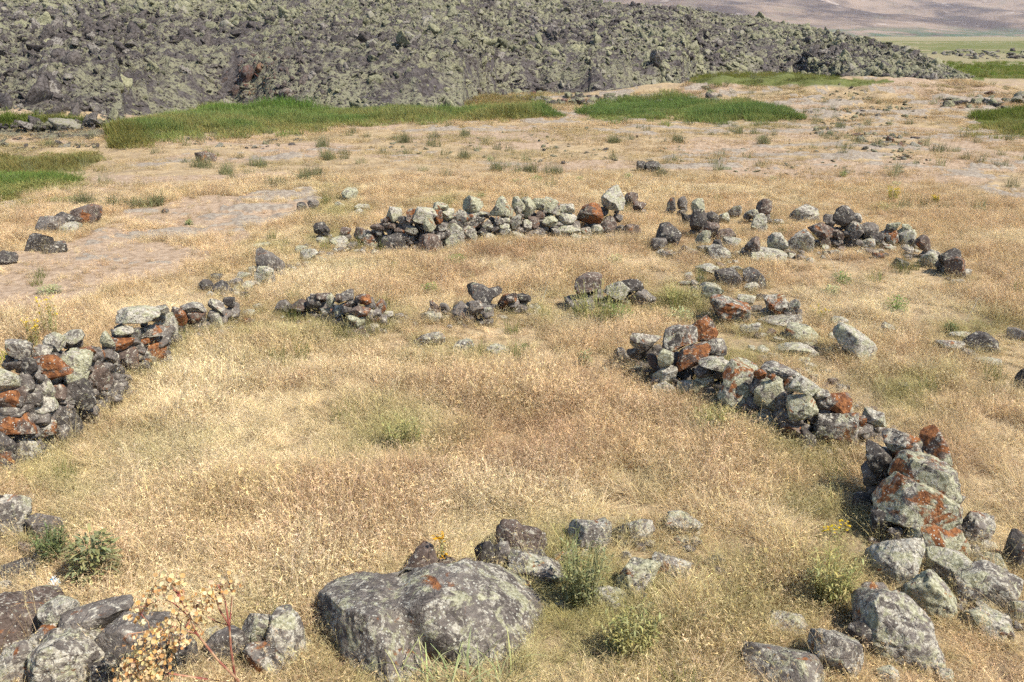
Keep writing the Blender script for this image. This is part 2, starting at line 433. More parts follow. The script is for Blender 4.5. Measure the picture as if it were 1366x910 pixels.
REG['upper'] = ('wall_stone', 'stones of the upper right wall', [(925,408),(950,420),(975,438),(1000,420),(1040,440),(1075,440)], [
 (943,361,30,16,'P','pale flat stone topping the upper right wall',{'yb':370}),(972,370,36,25,'D','black craggy stone of the upper right wall',{'yb':385}),
 (1007,371,32,28,'D','dark slanting stone of the upper right wall',{'poly':[(991,362),(999,357),(1008,361),(1018,370),(1023,382),(1019,386),(1008,381),(993,375)],'yb':386}),
 (984,358,18,11,'P',None,{'yb':366}),(947,377,30,14,'P',None,{'yb':392}),(950,394,28,26,'M','flat mint slab of the upper right wall',{'yb':408}),
 (974,415,51,38,'X','large dark-red lichened stone of the upper right wall'),(1003,383,20,12,'P',None,{'yb':390}),(1015,394,11,9,'S',None,{'yb':400}),
 (995,400,24,13,'P',None,{'yb':408}),(1008,411,15,10,'S',None,{'yb':417}),(1038,406,38,28,'X','jagged rust-topped stone of the upper right wall',{'yb':430}),
 (1041,427,56,20,'G','low wide grey stone of the upper right wall'),(1058,410,17,20,'G',None,{'yb':430}),(1001,438,24,15,'P',None,{'yb':446}),
 (1071,447,46,25,'M','pale green stone right of the upper wall',{'yb':460}),(1063,468,52,20,'P','flat pale stone sunk right of the upper wall',{'yb':478}),
 (1143,457,58,48,'P','big pale sloping boulder right of the upper wall',{'poly':[(1112,442),(1122,434),(1135,437),(1150,448),(1165,461),(1168,478),(1160,485),(1140,474),(1122,460)],'yb':484}),
 (1120,430,22,12,'P',None,{'yb':437}),(1185,438,18,14,'P',None,{'yb':445}),(1032,474,15,9,'P',None,{'yb':479}),(1080,486,20,9,'P',None,{'yb':491}),
])
REG['right'] = ('wall_stone', 'stones of the right wall', [(815,480),(835,484),(855,497),(890,535),(930,540),(985,562),(1030,582),(1070,607),(1115,605),(1165,597),(1185,597)], [
 (861,456,40,30,'G','grey-purple stone at the right wall tip'),(829,469,21,18,'S'),(851,476,21,25,'S'),
 (905,452,48,36,'X','squared block beside the dark gap of the right wall',{'poly':[(885,465),(888,438),(900,434),(920,433),(928,436),(929,455),(918,458),(896,472)],'yb':525,'sub':5}),
 (938,439,32,34,'R','rust end block topping the right wall',{'poly':[(922,436),(930,428),(940,421),(950,430),(957,442),(954,452),(940,455),(927,455)],'yb':515}),
 (922,474,44,42,'R','orange-topped long block of the right wall',{'poly':[(903,472),(918,464),(940,454),(946,462),(944,478),(925,489),(908,497),(904,487)],'yb':535,'sub':5}),
 (954,463,26,22,'G',None,{'yb':520}),(888,478,20,24,'M'),(887,499,31,23,'P'),(871,484,16,24,'B'),(885,521,32,28,'P'),(918,522,30,30,'P'),
 (938,509,27,26,'M'),(953,486,40,20,'P'),
 (984,512,52,62,'T','tall mint and rust stone of the right wall',{'poly':[(964,497),(972,484),(988,479),(1003,486),(1009,498),(1007,525),(996,538),(984,547),(969,542),(960,530),(964,513)],'sub':5}),
 (1014,500,16,14,'R','small bright orange stone of the right wall'),(1040,496,50,26,'G','grey flat stone behind the small orange one',{'yb':560}),(1030,503,10,9,'R'),
 (1028,530,40,50,'M','tall mint stone of the right wall'),(1073,514,38,22,'P','pale flat stone topping the right wall'),(1053,514,14,24,'X'),
 (1070,543,38,36,'M'),(1096,528,20,15,'G'),(1113,538,40,27,'R','domed rust stone topping the right wall'),
 (1115,573,54,48,'X','rust-capped speckled boulder of the right wall',{'sub':5}),(1147,562,15,15,'R'),(1166,558,27,19,'P'),(1062,573,38,24,'B'),(1028,566,42,26,'P'),
 (1077,585,24,28,'D'),(1001,546,20,20,'X'),(1079,603,17,17,'M'),(1096,599,17,12,'D'),(990,562,24,12,'B'),
 (866,500,16,18,'B'),(850,494,14,14,'S'),(945,530,20,18,'B'),(1050,555,20,18,'D'),(1010,560,22,18,'B'),
])
REG['pile'] = ('boulder', 'boulders of the near right pile', [(1150,730),(1200,745),(1260,748),(1366,748)], [
 (1250,600,42,52,'R','orange leaning slab topping the right pile',{'poly':[(1230,578),(1238,573),(1248,577),(1262,597),(1269,613),(1266,624),(1254,617),(1240,606),(1229,597)],'yb':700}),
 (1203,598,46,40,'X','dark rust-rimmed stone behind the mint boulder',{'yb':690}),
 (1172,612,32,38,'D',None,{'yb':685}),
 (1234,636,82,62,'T','large mint boulder of the right pile',{'poly':[(1196,628),(1200,614),(1215,609),(1240,611),(1262,623),(1272,640),(1276,655),(1262,668),(1232,664),(1208,652),(1196,642)],'yb':728,'sub':6}),
 (1224,672,98,66,'T','rust-footed mint boulder under the large one',{'poly':[(1176,672),(1182,652),(1196,640),(1220,648),(1248,655),(1270,664),(1274,682),(1262,694),(1238,700),(1212,702),(1192,698),(1180,690)],'yb':738,'sub':6}),
 (1250,721,78,52,'T','rust-fronted slab at the right pile foot',{'poly':[(1212,713),(1225,703),(1250,697),(1272,703),(1287,722),(1280,734),(1262,741),(1240,745),(1222,730)],'sub':5,'yb':752}),
 (1194,712,17,17,'S',None,{'yb':738}),(1178,695,28,26,'D',None,{'yb':728}),
 (1190,752,62,64,'P','pale grey boulder below the right pile',{'yb':784,'sub':5}),
 (1198,837,118,90,'G','large dark lichened boulder at the bottom right',{'poly':[(1142,815),(1150,806),(1180,800),(1200,798),(1225,812),(1240,835),(1256,868),(1248,885),(1220,880),(1190,872),(1165,862),(1150,840)],'sub':6,'yb':885}),
 (1241,795,58,58,'M','round mint boulder of the bottom right group',{'yb':824,'sub':5}),
 (1278,763,72,48,'P','pale grey slab of the bottom right group',{'yb':788}),(1314,787,68,52,'G','grey sloping slab near the right edge',{'yb':812}),
 (1322,834,60,40,'P','lowest pale slab near the right edge',{'yb':852}),(1324,752,34,26,'M',None,{'yb':765}),(1358,738,28,50,'D','dark block cut by the right edge',{'yb':765}),
 (1150,852,32,40,'D',None,{'yb':872}),(1300,706,40,36,'G',None,{'yb':726}),(1360,818,22,30,'G',None,{'yb':834}),(1164,794,38,28,'S',None,{'yb':808}),
 (1043,893,98,58,'C','wide crusted boulder at the bottom edge',{'yb':925,'sub':6}),(1113,876,62,62,'G','black-veined boulder at the bottom edge',{'yb':908,'sub':5}),
 (1055,833,60,36,'P','pale stone hidden in grass near the bottom',{'yb':850}),
])
REG['front'] = ('boulder', 'boulders of the central foreground group', [(420,900),(960,900)], [
 (580,842,310,160,'C','huge crusted boulder in the central foreground',{'poly':[(425,858),(440,835),(460,808),(477,783),(505,769),(530,774),(548,778),(572,769),(600,763),(640,760),(675,765),(698,790),(724,820),(735,842),(722,882),(712,920),(640,935),(560,930),(500,925),(470,900),(435,878)],'sub':7,'yb':925,'depth':1.05,'chips':22,'crease':([(540,765),(535,815),(560,860),(610,920)],0.09,0.15)}),
 (556,752,56,50,'B','pointed brown stone behind the huge boulder',{'poly':[(529,775),(540,756),(556,734),(566,725),(578,732),(582,750),(580,775),(556,782)],'yb':790}),
 (588,760,40,36,'B',None,{'yb':786}),(617,753,36,30,'B','reddish-brown stone behind the huge boulder',{'yb':776}),(647,741,26,40,'D','dark hollow-sided stone behind the huge boulder',{'yb':768}),
 (669,742,24,34,'S',None,{'yb':764}),(692,710,72,46,'B','brown knobbed stone capping the foreground group',{'poly':[(660,720),(662,698),(670,688),(688,688),(695,696),(712,699),(727,708),(730,724),(712,730),(685,731),(665,730)],'yb':750,'sub':5}),
 (702,742,58,28,'S',None,{'yb':760}),(716,762,74,48,'G','broken mottled stone beside the green weed',{'yb':786}),
 (786,709,58,42,'G','square lichened stone above the green weed',{'poly':[(758,700),(765,695),(790,695),(803,689),(812,695),(815,712),(813,728),(762,730)],'yb':731,'sub':5}),
 (851,707,42,34,'G','black-topped stone in the grass',{'yb':725}),(826,711,22,20,'D',None,{'yb':722}),(912,699,46,30,'P','faint pale stone in straw grass',{'yb':715}),
 (850,775,54,48,'M','pale mint boulder with dark right side',{'yb':800,'sub':5}),(897,754,50,36,'G','arched grey stone in the grass',{'yb':773}),(953,749,28,18,'S',None,{'yb':758}),
 (812,800,48,28,'P','low pale stone left of the mint boulder',{'yb':814}),
])
REG['nearleft'] = ('boulder', 'stones of the near left wall', [(0,930),(420,930)], [
 (20,693,38,54,'G','upright grey stone at the left edge',{'yb':722}),(0,692,16,52,'D',None,{'yb':720}),(18,768,46,26,'D','smooth dark stone at the left edge',{'yb':782}),(6,787,18,20,'G',None,{'yb':798}),
 (28,826,100,66,'B','large brown boulder in the bottom left corner',{'poly':[(-30,800),(0,797),(35,799),(62,803),(75,815),(73,838),(50,848),(20,862),(-15,868),(-40,840)],'yb':880,'sub':6}),
 (80,822,42,40,'P','pale stone wedged by the brown boulder',{'yb':880}),(131,829,78,46,'S','grey-purple flat boulder of the near left wall',{'yb':885,'sub':5}),
 (94,882,84,78,'G','tall lichened boulder of the near left wall',{'yb':928,'sub':6}),(16,892,50,54,'G','grey boulder at the bottom left corner',{'yb':925,'sub':5}),(58,853,44,30,'X',None,{'yb':900}),
 (181,857,84,74,'S','purple-grey boulder behind the dry plant',{'yb':905,'sub':6}),(247,868,28,48,'D',None,{'yb':900}),
 (305,862,58,46,'S','grey low stone right of the dry plant',{'yb':888,'sub':5}),(343,850,38,50,'G','grey notched stone of the near left wall',{'yb':880}),
 (380,846,52,70,'G','pointed grey boulder right of the dry plant',{'poly':[(357,880),(358,850),(366,826),(378,811),(390,815),(400,835),(404,862),(400,884),(375,890)],'yb':892,'sub':6}),
 (360,884,56,44,'X','orange-splashed stone at the bottom edge',{'yb':908,'sub':5}),(62,708,38,36,'S',None,{'yb':726}),(215,893,40,30,'D',None,{'yb':915}),(140,895,40,30,'D',None,{'yb':928}),
])
REG['loose'] = ('loose_stone', 'loose stones on the field', [(0,0),(1366,0)], [
 (68,301,33,24,'S','sloping grey stone of the left field cluster'),(87,292,24,16,'D','dark stone atop the left field cluster',{'yb':309}),(116,289,34,27,'B','pale brown boulder of the left field cluster'),
 (92,305,29,15,'P','pale lump before the left field cluster'),(53,325,31,24,'D','dark wedge on the bare left field'),(73,331,26,13,'D'),(6,345,28,18,'D','black stone at the left edge of the field'),
 (220,282,9,6,'D','tiny dark stone on bare ground right of the cluster'),(273,210,27,14,'B','lone dark boulder on the far left field',{'poly':[(262,204),(275,203),(283,206),(288,211),(280,217),(264,218)]}),
 (856,222,13,14,'D','left half of the split black block on the field'),(871,223,19,15,'D','right half of the split black block on the field'),(884,230,14,6,'D'),
 (1267,462,34,17,'G','dark-sided stone of the right edge cluster'),(1280,448,22,12,'P'),(1310,458,40,24,'D','dark humped boulder of the right edge cluster'),(1358,447,24,16,'S'),
 (1292,472,18,11,'S'),(1317,483,30,10,'P'),(1206,515,14,9,'P','tiny pale stone alone in the right grass'),(1364,507,16,26,'D'),
 (30,237,1,1,'D') ,
])
REG['loose'][3].pop()

ORD = ['', 'second', 'third', 'fourth', 'fifth', 'sixth', 'seventh', 'eighth', 'ninth', 'tenth', 'eleventh', 'twelfth']
DIRS = ['right', 'upper-right', 'above', 'upper-left', 'left', 'lower-left', 'below', 'lower-right']
STONES = []     # dicts with the footprint, for keeping grass out of them
fill_pts = []

def build_stone(nm, group, line, spec, seed):
    x, y, w, h, k = spec[:5]
    opt = spec[6] if len(spec) > 6 else {}
    g = np.random.default_rng(seed)
    lx = [p[0] for p in line]; ly = [p[1] for p in line]
    bottom = y + h / 2
    yb = opt.get('yb') or max(float(np.interp(x, lx, ly)), bottom)
    gx, gy, gz = ground(x, yb)
    gd = math.hypot(float(gx), float(gy))
    dist = math.hypot(gd, CAMZ - float(gz))
    dep = math.atan2(CAMZ - float(gz), gd)
    m = dist / F / math.cos(math.atan((yb - 455) / F)) if False else dist / F
    W, hp = w * m, h * m
    D = opt.get('depth') or min(W * g.uniform(0.65, 0.95), 1.25 * hp / max(0.25, math.sin(dep)) * 0.62)
    Hh = math.sqrt(max(hp ** 2 - (D * math.sin(dep)) ** 2, (0.45 * hp) ** 2)) / math.cos(dep)
    lift = (yb - bottom) * m          # how far up the stack
    c = at_dist(x, y, gd + D * 0.42 + 0.22 * lift)
    big = w > 34
    sub = opt.get('sub') or 5
    bear = math.atan2(c[0], c[1])
    if 'poly' in opt:
        P = opt['poly']
        m2 = float(np.linalg.norm(c - np.array([0, 0, CAMZ]))) / F
        cx = (min(p[0] for p in P) + max(p[0] for p in P)) / 2; cy = (min(p[1] for p in P) + max(p[1] for p in P)) / 2
        c = at_dist(cx, cy, gd + D * 0.42 + 0.22 * lift)
        v, f = poly_stone_verts(g, [((px - cx) * m2, -(py - cy) * m2) for px, py in P], max(sub, 5), D, chips=opt.get('chips', 11))
        if 'crease' in opt:
            cl_, cw, cd = opt['crease']; L_ = np.array([((px - cx) * m2, -(py - cy) * m2) for px, py in cl_]); dmin = np.full(len(v), 9.0)
            for a_, b_ in zip(L_, L_[1:]):
                e_ = b_ - a_; tq = np.clip(((v[:, [0, 2]] - a_) @ e_) / (e_ @ e_), 0, 1)
                dmin = np.minimum(dmin, np.linalg.norm(v[:, [0, 2]] - a_ - tq[:, None] * e_, axis=1))
            v[:, 1] += np.where(v[:, 1] < 0.15, cd * np.exp(-(dmin / cw) ** 2), 0)
        d3 = math.atan2(CAMZ - c[2], math.hypot(c[0], c[1])) * 0.8
        ca, sa = math.cos(d3), math.sin(d3)      # lean with the line of sight so the traced outline shows
        v = np.stack([v[:, 0], v[:, 1] * ca + v[:, 2] * sa, -v[:, 1] * sa + v[:, 2] * ca], 1)
        half = hp / 2
    else:
        v, f = stone_verts(g, W * 1.06, D, Hh * 1.06, sub)
        half = Hh / 2
    if lift < 0.08:
        v[:, 2] = np.where(v[:, 2] < 0, v[:, 2] * 1.2, v[:, 2])
    cb, sb = math.cos(-bear), math.sin(-bear)
    v = np.stack([v[:, 0] * cb - v[:, 1] * sb, v[:, 0] * sb + v[:, 1] * cb, v[:, 2]], 1)
    gz2 = float(H(c[0], c[1]))
    zmin = c[2] + v[:, 2].min()
    if lift < 0.08 and zmin > gz2 - 0.02:           # a stone lying on the ground sits in it
        c[2] -= zmin - gz2 + 0.03
    o = mesh_obj(nm, v, f, ROCK[k], loc=c)
    o['category'] = 'boulder' if nm == 'boulder' or w > 45 else 'stone'
    o['group'] = group
    zmin = c[2] + v[:, 2].min()
    STONES.append(dict(x=c[0], y=c[1], rx=W / 2, ry=D / 2, bear=bear, zmin=zmin, px=x, py=y, w=w, h=h, o=o))
    if zmin - gz2 > 0.03: fill_pts.append((c[0], c[1], gz2, zmin + 0.04, W, D, bear))
    return o

seed = 100
all_labels = {}
for rk, (nm, group, line, specs) in REG.items():
    heroes = [s for s in specs if len(s) > 5 and s[5]]
    for s in heroes: assert s[5] not in all_labels, s[5]
    buckets = {}
    for s in specs:
        seed += 1
        o = build_stone(nm, group, line, s, seed)
        if s in heroes:
            lab = s[5] if len(s[5].split()) >= 4 else s[5] + ' in dry grass'
            o['label'] = lab; all_labels[s[5]] = 1
        else:
            hh = min(heroes, key=lambda q: (q[0] - s[0]) ** 2 + (q[1] - s[1]) ** 2)
            ang = math.degrees(math.atan2(hh[1] - s[1], s[0] - hh[0])) % 360
            di = DIRS[int((ang + 22.5) // 45) % 8]
            dd = math.hypot(hh[0] - s[0], hh[1] - s[1])
            buckets.setdefault((hh[5], di), []).append((dd, s, o))
    for (key, di), lst in buckets.items():
        lst.sort(key=lambda q: q[0])
        for i, (dd, s, o) in enumerate(lst):
            size = 'tiny' if s[2] * s[3] < 130 else 'small' if s[2] * s[3] < 420 else 'middling'
            where = {'above': 'above', 'below': 'below'}.get(di, di + ' of')
            o['label'] = f"{size} {CWORD[s[4]]} stone{', ' + ORD[i] if i else ''} {where} the {key}"
            while len(o['label'].split()) > 16: o['label'] = o['label'].replace(size + ' ', '', 1).replace(' lichened', '', 1)

# small rubble packed under and behind the upper courses, so that every upper stone rests on something
fv, ff, nv = [], [], 0
FV, FF, FN = [[], [], [], []], [[], [], [], []], [0, 0, 0, 0]
gfill = np.random.default_rng(5)
for (x, y, z0, z1, W, D, bear) in fill_pts:
    n = int(min(22, 3 + (z1 - z0) * max(W, 0.2) * 120))
    for i in range(n):
        s = gfill.uniform(0.08, 0.17)
        lx = gfill.uniform(-0.45, 0.45) * W; lyy = gfill.uniform(-0.02, 0.5) * max(D, 0.25)
        px = x + lx * math.cos(bear) + lyy * math.sin(bear); py = y - lx * math.sin(bear) + lyy * math.cos(bear)
        pz = z0 + (z1 - z0) * gfill.random() - 0.02
        v, f = stone_verts(gfill, s, s, s * 0.8, 3)
        fv.append(v + np.array([px, py, pz])); ff.append(f + nv); nv += len(v)
# half-buried small stones along the feet of the walls
FOOT = [([(0,648),(70,606),(120,570),(185,508),(243,456),(335,426)], 46, 7, 13), ([(265,392),(330,388),(375,366),(420,346),(470,334)], 40, 7, 13), ([(420,330),(500,335),(640,327),(760,320),(870,322)], 90, 7, 14),
        ([(870,336),(960,348),(1050,340),(1150,335),(1220,338),(1275,373)], 110, 7, 15), ([(365,424),(440,438),(480,452),(535,430),(600,432),(720,416)], 44, 6, 11),
        ([(925,372),(940,400),(960,420),(1000,446),(1060,455),(1120,470)], 70, 8, 16), ([(815,484),(860,508),(900,540),(990,566),(1070,608),(1170,600)], 50, 8, 17), ([(1000,470),(1060,490),(1110,520),(1170,560),(1190,590)], 34, 8, 18),
        ([(1160,640),(1165,700),(1180,735),(1215,760)], 16, 12, 22), ([(1140,800),(1180,880),(1260,900)], 10, 14, 26), ([(1230,745),(1300,735),(1366,760)], 18, 12, 24), ([(1210,800),(1290,815),(1366,845)], 16, 12, 26),
        ([(530,790),(620,780),(700,775),(760,735),(860,730),(940,720)], 44, 10, 22), ([(740,810),(830,815),(920,775),(970,760)], 16, 10, 20), ([(0,790),(60,800),(180,815),(290,850),(420,870)], 30, 10, 22), ([(30,660),(30,720),(40,790)], 10, 10, 20)]
for li, (pl, cnt, s0, s1) in enumerate(FOOT):
    L_ = np.r_[0, np.cumsum([math.hypot(b[0] - a[0], b[1] - a[1]) for a, b in zip(pl, pl[1:])])]
    for _ in range(cnt):
        q_ = gfill.uniform(0, L_[-1]); sp = math.sqrt((s0 + s1) / 20)
        px = np.interp(q_, L_, [p[0] for p in pl]) + gfill.normal(0, 9 * sp); py = np.interp(q_, L_, [p[1] for p in pl]) + gfill.normal(0, 4.5 * sp)
        X_, Y_, Z_ = (float(k_) for k_ in ground(px, py)); s = gfill.uniform(s0, s1) * math.sqrt(X_ ** 2 + Y_ ** 2 + 9) / F
        v, f = stone_verts(gfill, s, s * gfill.uniform(.7, 1), s * gfill.uniform(.5, .85), 3 if s1 < 15 else 4)
        th_ = gfill.uniform(0, 6.28); c_, s_ = math.cos(th_), math.sin(th_)
        v = np.stack([v[:, 0] * c_ - v[:, 1] * s_, v[:, 0] * s_ + v[:, 1] * c_, v[:, 2]], 1)
        k2 = int(gfill.integers(0, 4)); FV[k2].append(v + np.array([X_, Y_, Z_ + s * 0.17])); FF[k2].append(f + FN[k2]); FN[k2] += len(v)
for k2, mk in enumerate('GPSB'):
    o = mesh_obj('small_rubble', np.vstack(FV[k2]), np.vstack(FF[k2]), ROCK[mk])
    tag(o, {'G': 'mottled grey', 'P': 'pale lichened', 'S': 'plain grey', 'B': 'brown'}[mk] + ' small half-buried rubble along the feet of the walls', 'rubble', kind='stuff')
if fv:
    o = mesh_obj('rubble', np.vstack(fv), np.vstack(ff), ROCK['S'])
    tag(o, 'small grey rubble packed beneath the upper stones of the ruined walls', 'rubble', kind='stuff')
# ------------------------------------------------------------------ zones of the land (outlines in photo pixels, read off once and kept as places)
SEDGE = [[(165,180),(185,163),(300,141),(420,147),(560,149),(640,149),(725,150),(738,157),(650,161),(500,165),(380,176),(250,182),(185,186)],
         [(785,152),(800,138),(900,131),(990,137),(1050,150),(1058,160),(950,163),(850,159),(790,158)]]
POND = [(-80,238),(30,236),(80,238),(106,242),(70,252),(0,266),(-80,280)]
WET = [(-80,208),(60,208),(130,204),(140,210),(110,226),(60,234),(-80,240)]
MEADOW = [[(895,101),(960,95),(1060,98),(1150,107),(1200,108),(1130,117),(1020,115),(930,112)],
          [(1288,158),(1366,150),(1450,150),(1450,186),(1366,182),(1318,170)],
          [(1240,84),(1300,84),(1500,82),(1500,103),(1300,106),(1290,100)],
          [(1200,58),(1300,56),(1500,55),(1500,70),(1300,70),(1230,66)]]
INSIDE = [(-120,640),(330,428),(540,445),(830,475),(1180,605),(1175,730),(980,910),(900,1000),(-160,1000)]
YARD = [(330,428),(420,335),(640,322),(860,325),(940,360),(960,420),(830,475),(540,445)]
BARE = [(-100,420),(-60,360),(30,335),(140,290),(240,262),(330,262),(420,262),(440,285),(345,310),(262,345),(172,386),(60,428)]

def soft(px, py, polys, wob, amp=4.0):
    """polygon mask with a ragged edge"""
    if not isinstance(polys[0][0], (tuple, list)): polys = [polys]
    ox = wob[0] * amp * 2; oy = wob[1] * amp
    r = np.zeros(np.shape(px), bool)
    for p in polys: r |= inpoly(px + ox, py + oy, p)
    return r

def zones(x, y):
    """dict of 0..1 weights at world points"""
    z = H(x, y); px, py = topx(x, y, z)
    d = np.hypot(x, y)
    wob = (fbm2(x / 1.7, y / 1.7, 31, 3), fbm2(x / 1.7, y / 1.7, 37, 3))
    ahead = y > 1.0
    f = lambda P, a=4.0: (soft(px, py, P, wob, a) & ahead).astype(float)
    Z = dict(px=px, py=py, z=z, d=d)
    Z['sedge'] = f(SEDGE, 3.0); Z['pond'] = f(POND, 5.0); Z['wet'] = f(WET, 4.0); Z['meadow'] = f(MEADOW, 3.0)
    Z['inside'] = f(INSIDE, 6.0); Z['yard'] = f(YARD, 5.0)
    Z['bare'] = f(BARE, 20.0) * sstep(-0.32, -0.02, fbm2(x / 1.5, y / 1.0, 47, 4, 0.6) + 0.12)
    mid = sstep(16.5, 20.5, d) * (1 - sstep(46, 70, d))
    n = fbm2(x / 1.5, y / 0.8, 41, 5, 0.7)
    cl = sstep(-0.2, 0.35, fbm2(x / 7.0, y / 4.0, 43, 2) + 0.25 * sstep(-9, 4, x) - 0.3 * sstep(-8, -14, x))
    Z['slab'] = mid * cl * sstep(0.05, 0.16, n) * (1 - Z['sedge']) * (1 - Z['pond']) * (1 - Z['wet'])
    gold = np.exp(-(((px - 850) / 330) ** 2 + ((py - 256) / 26) ** 2)) + np.exp(-(((px - 1180) / 130) ** 2 + ((py - 300) / 60) ** 2))
    gold = np.clip(gold, 0, 1) * ahead
    Z['slab'] *= 1 - sstep(0.2, 0.5, gold)
    # the pale pavement left of the back wall
    pav = f([(300,285),(340,262),(380,250),(420,248),(440,262),(430,280),(380,290)], 14.0) * sstep(0.0, 0.12, n + 0.12)
    Z['slab'] = np.maximum(Z['slab'], np.maximum(pav, Z['bare'] * 0.9 * sstep(0.12, 0.26, n)))
    Z['gold'] = gold
    return Z

# ------------------------------------------------------------------ the ground, one sheet out to the horizon
az = np.concatenate([np.linspace(-180, -46, 90, endpoint=False), np.linspace(-46, 46, 620, endpoint=False), np.linspace(46, 180, 90, endpoint=False)])
rad = np.concatenate([[0.0, 0.4, 0.8, 1.3, 1.9, 2.5], np.geomspace(3.0, 70, 330), np.geomspace(72, 11000, 90)])
A, Rr = np.meshgrid(np.radians(az), rad[1:])
gx = (Rr * np.sin(A)).ravel(); gy = (Rr * np.cos(A)).ravel()
gx = np.r_[0.0, gx]; gy = np.r_[0.0, gy]
na, nr = len(az), len(rad) - 1
Z = zones(gx, gy)
gz = H(gx, gy)
fine = fbm2(gx / 0.9, gy / 0.5, 51, 3)
gz = gz + Z['slab'] * (0.05 + 0.05 * fine) * sstep(10, 16, Z['d'])
i = np.arange(nr - 1)[:, None] * na; j = np.arange(na)[None, :]; j2 = (j + 1) % na
q = np.stack([i + j + 1, i + na + j + 1, i + na + j2 + 1, i + j2 + 1], -1).reshape(-1, 4)[:, ::-1]
tris = [(0, 1 + (k + 1) % na, 1 + k) for k in range(na)]

t = NT('ground_soil')
geo = t.n('ShaderNodeNewGeometry'); P = geo.outputs['Position']
c1 = t.sep(t.attr('zone_a')); c2 = t.sep(t.attr('zone_b'))
nA = t.noise(P, 1.3, 6, 0.65); nB = t.noise(P, 9.0, 6, 0.7); nC = t.noise(P, 55.0, 4, 0.7)
litter = t.mix(t.step(nB, 0.3, 0.7), (0.29, 0.20, 0.11), (0.46, 0.35, 0.20))
litter = t.mix(t.step(nA, 0.4, 0.7), litter, (0.25, 0.185, 0.115))
soil = t.mix(t.step(nB, 0.35, 0.65), (0.26, 0.18, 0.115), (0.42, 0.31, 0.21))
stone = t.mix(t.step(nB, 0.40, 0.60), (0.20, 0.155, 0.115), (0.34, 0.285, 0.215))
stone = t.mix(t.step(nC, 0.52, 0.7), stone, (0.39, 0.335, 0.26))
green = t.mix(t.step(nB, 0.35, 0.65), (0.085, 0.10, 0.028), (0.15, 0.155, 0.05))
wet = t.mix(t.step(nB, 0.35, 0.65), (0.10, 0.095, 0.03), (0.17, 0.15, 0.055))
nF = t.noise(P, 0.035, 6, 0.65)
plain = t.mix(t.step(nA, 0.35, 0.65), (0.27, 0.215, 0.125), (0.20, 0.185, 0.09))
col = t.mix(t.step(t.math('ADD', c1[0], t.math('MULTIPLY', t.math('SUBTRACT', nB, 0.5), 0.8)), 0.35, 0.6), litter, soil)
col = t.mix(t.step(t.math('ADD', c1[1], t.math('MULTIPLY', t.math('SUBTRACT', nB, 0.5), 0.9)), 0.38, 0.58), col, stone)
col = t.mix(c2[1], col, plain)
gf = t.math('SUBTRACT', c1[2], t.math('MULTIPLY', c2[1], t.step(t.noise(P, 0.06, 6, 0.7), 0.44, 0.6, 0.0, 0.75)))
col = t.mix(t.step(gf, 0.1, 0.8), col, green)
col = t.mix(c2[0], col, wet)
peb = t.math('MULTIPLY', t.step(t.vor(P, 16.0), 0.20, 0.12), t.step(nB, 0.45, 0.6))
col = t.mix(t.math('MULTIPLY', peb, 0.7), col, (0.30, 0.27, 0.23))
spk = t.math('MULTIPLY', t.step(nC, 0.58, 0.66), 0.6)
col = t.mix(spk, col, (0.09, 0.065, 0.04))
hh = t.math('ADD', nB, t.math('MULTIPLY', nC, 0.4))
mat_ground = t.principled(col, 0.97, t.bump(hh, 0.6, 0.05), 0.1)
verts = np.stack([gx, gy, gz], 1)
me_faces = [tuple(r) for r in q.tolist()] + tris
g = mesh_obj('ground', verts, me_faces, mat_ground)
tag(g, kind='structure')
soilw = np.clip(Z['bare'] + 0.25 * sstep(18, 23, Z['d']) + 0.85 * sstep(17, 22, Z['d']) * sstep(0.0, 0.3, fbm2(gx / 3, gy / 2, 61, 3)), 0, 1)
greenw = np.clip(0.25 * Z['sedge'] + 0.6 * Z['pond'] + Z['meadow'] + sstep(90, 130, Z['d']) * sstep(-0.05, 0.12, fbm2(gx / 160, gy / 70, 63, 2)), 0, 1)
setattr_color(g, 'zone_a', np.stack([soilw, Z['slab'], greenw * (1 - sstep(500, 900, Z['d']))], 1))
setattr_color(g, 'zone_b', np.stack([Z['wet'], sstep(60, 110, Z['d']), 0 * soilw], 1))

# ------------------------------------------------------------------ far mountains
mx = np.linspace(-7000, 9000, 400); my = np.linspace(2600, 9000, 200)
MX, MY = np.meshgrid(mx, my)
def ridged(x, y, s):
    a, o = 1.0, 0
    for k in range(5):
        o = o + a * (1 - 2 * np.abs(noise2(x * 2 ** k, y * 2 ** k, s + k))); a *= 0.48
    return o / 1.9
env = sstep(2700, 7200, MY + 700 * noise2(MX / 2500, MX * 0, 71))
MZ = -12 + env * (410 + 150 * noise2(MX / 2200, MY / 2600, 72)) + env ** 0.6 * 190 * ridged(MX / 900, MY / 900, 73) * sstep(2700, 4500, MY)
MZ = np.where(MY < 2700, -12, MZ)
t = NT('mountain_slopes')
geo = t.n('ShaderNodeNewGeometry'); P = geo.outputs['Position']
n1 = t.noise(P, 0.0022, 9, 0.68, 0.0); n2 = t.noise(P, 0.0075, 6, 0.65)
col = t.mix(t.step(n1, 0.40, 0.60), (0.075, 0.052, 0.040), (0.25, 0.18, 0.125))
col = t.mix(t.step(n2, 0.55, 0.68, 0, 0.6), col, (0.15, 0.13, 0.085))
col = t.mix(t.step(n2, 0.40, 0.30, 0, 0.6), col, (0.44, 0.37, 0.31))
zz = t.n('ShaderNodeSeparateXYZ'); t.l(P, zz.inputs[0])
foot = t.math('MULTIPLY', t.step(zz.outputs[2], 45.0, 5.0), t.step(n2, 0.42, 0.55))
col = t.mix(foot, col, (0.075, 0.10, 0.05))
m = t.principled(col, 0.97, None, 0.05)
nx, ny = len(mx), len(my)
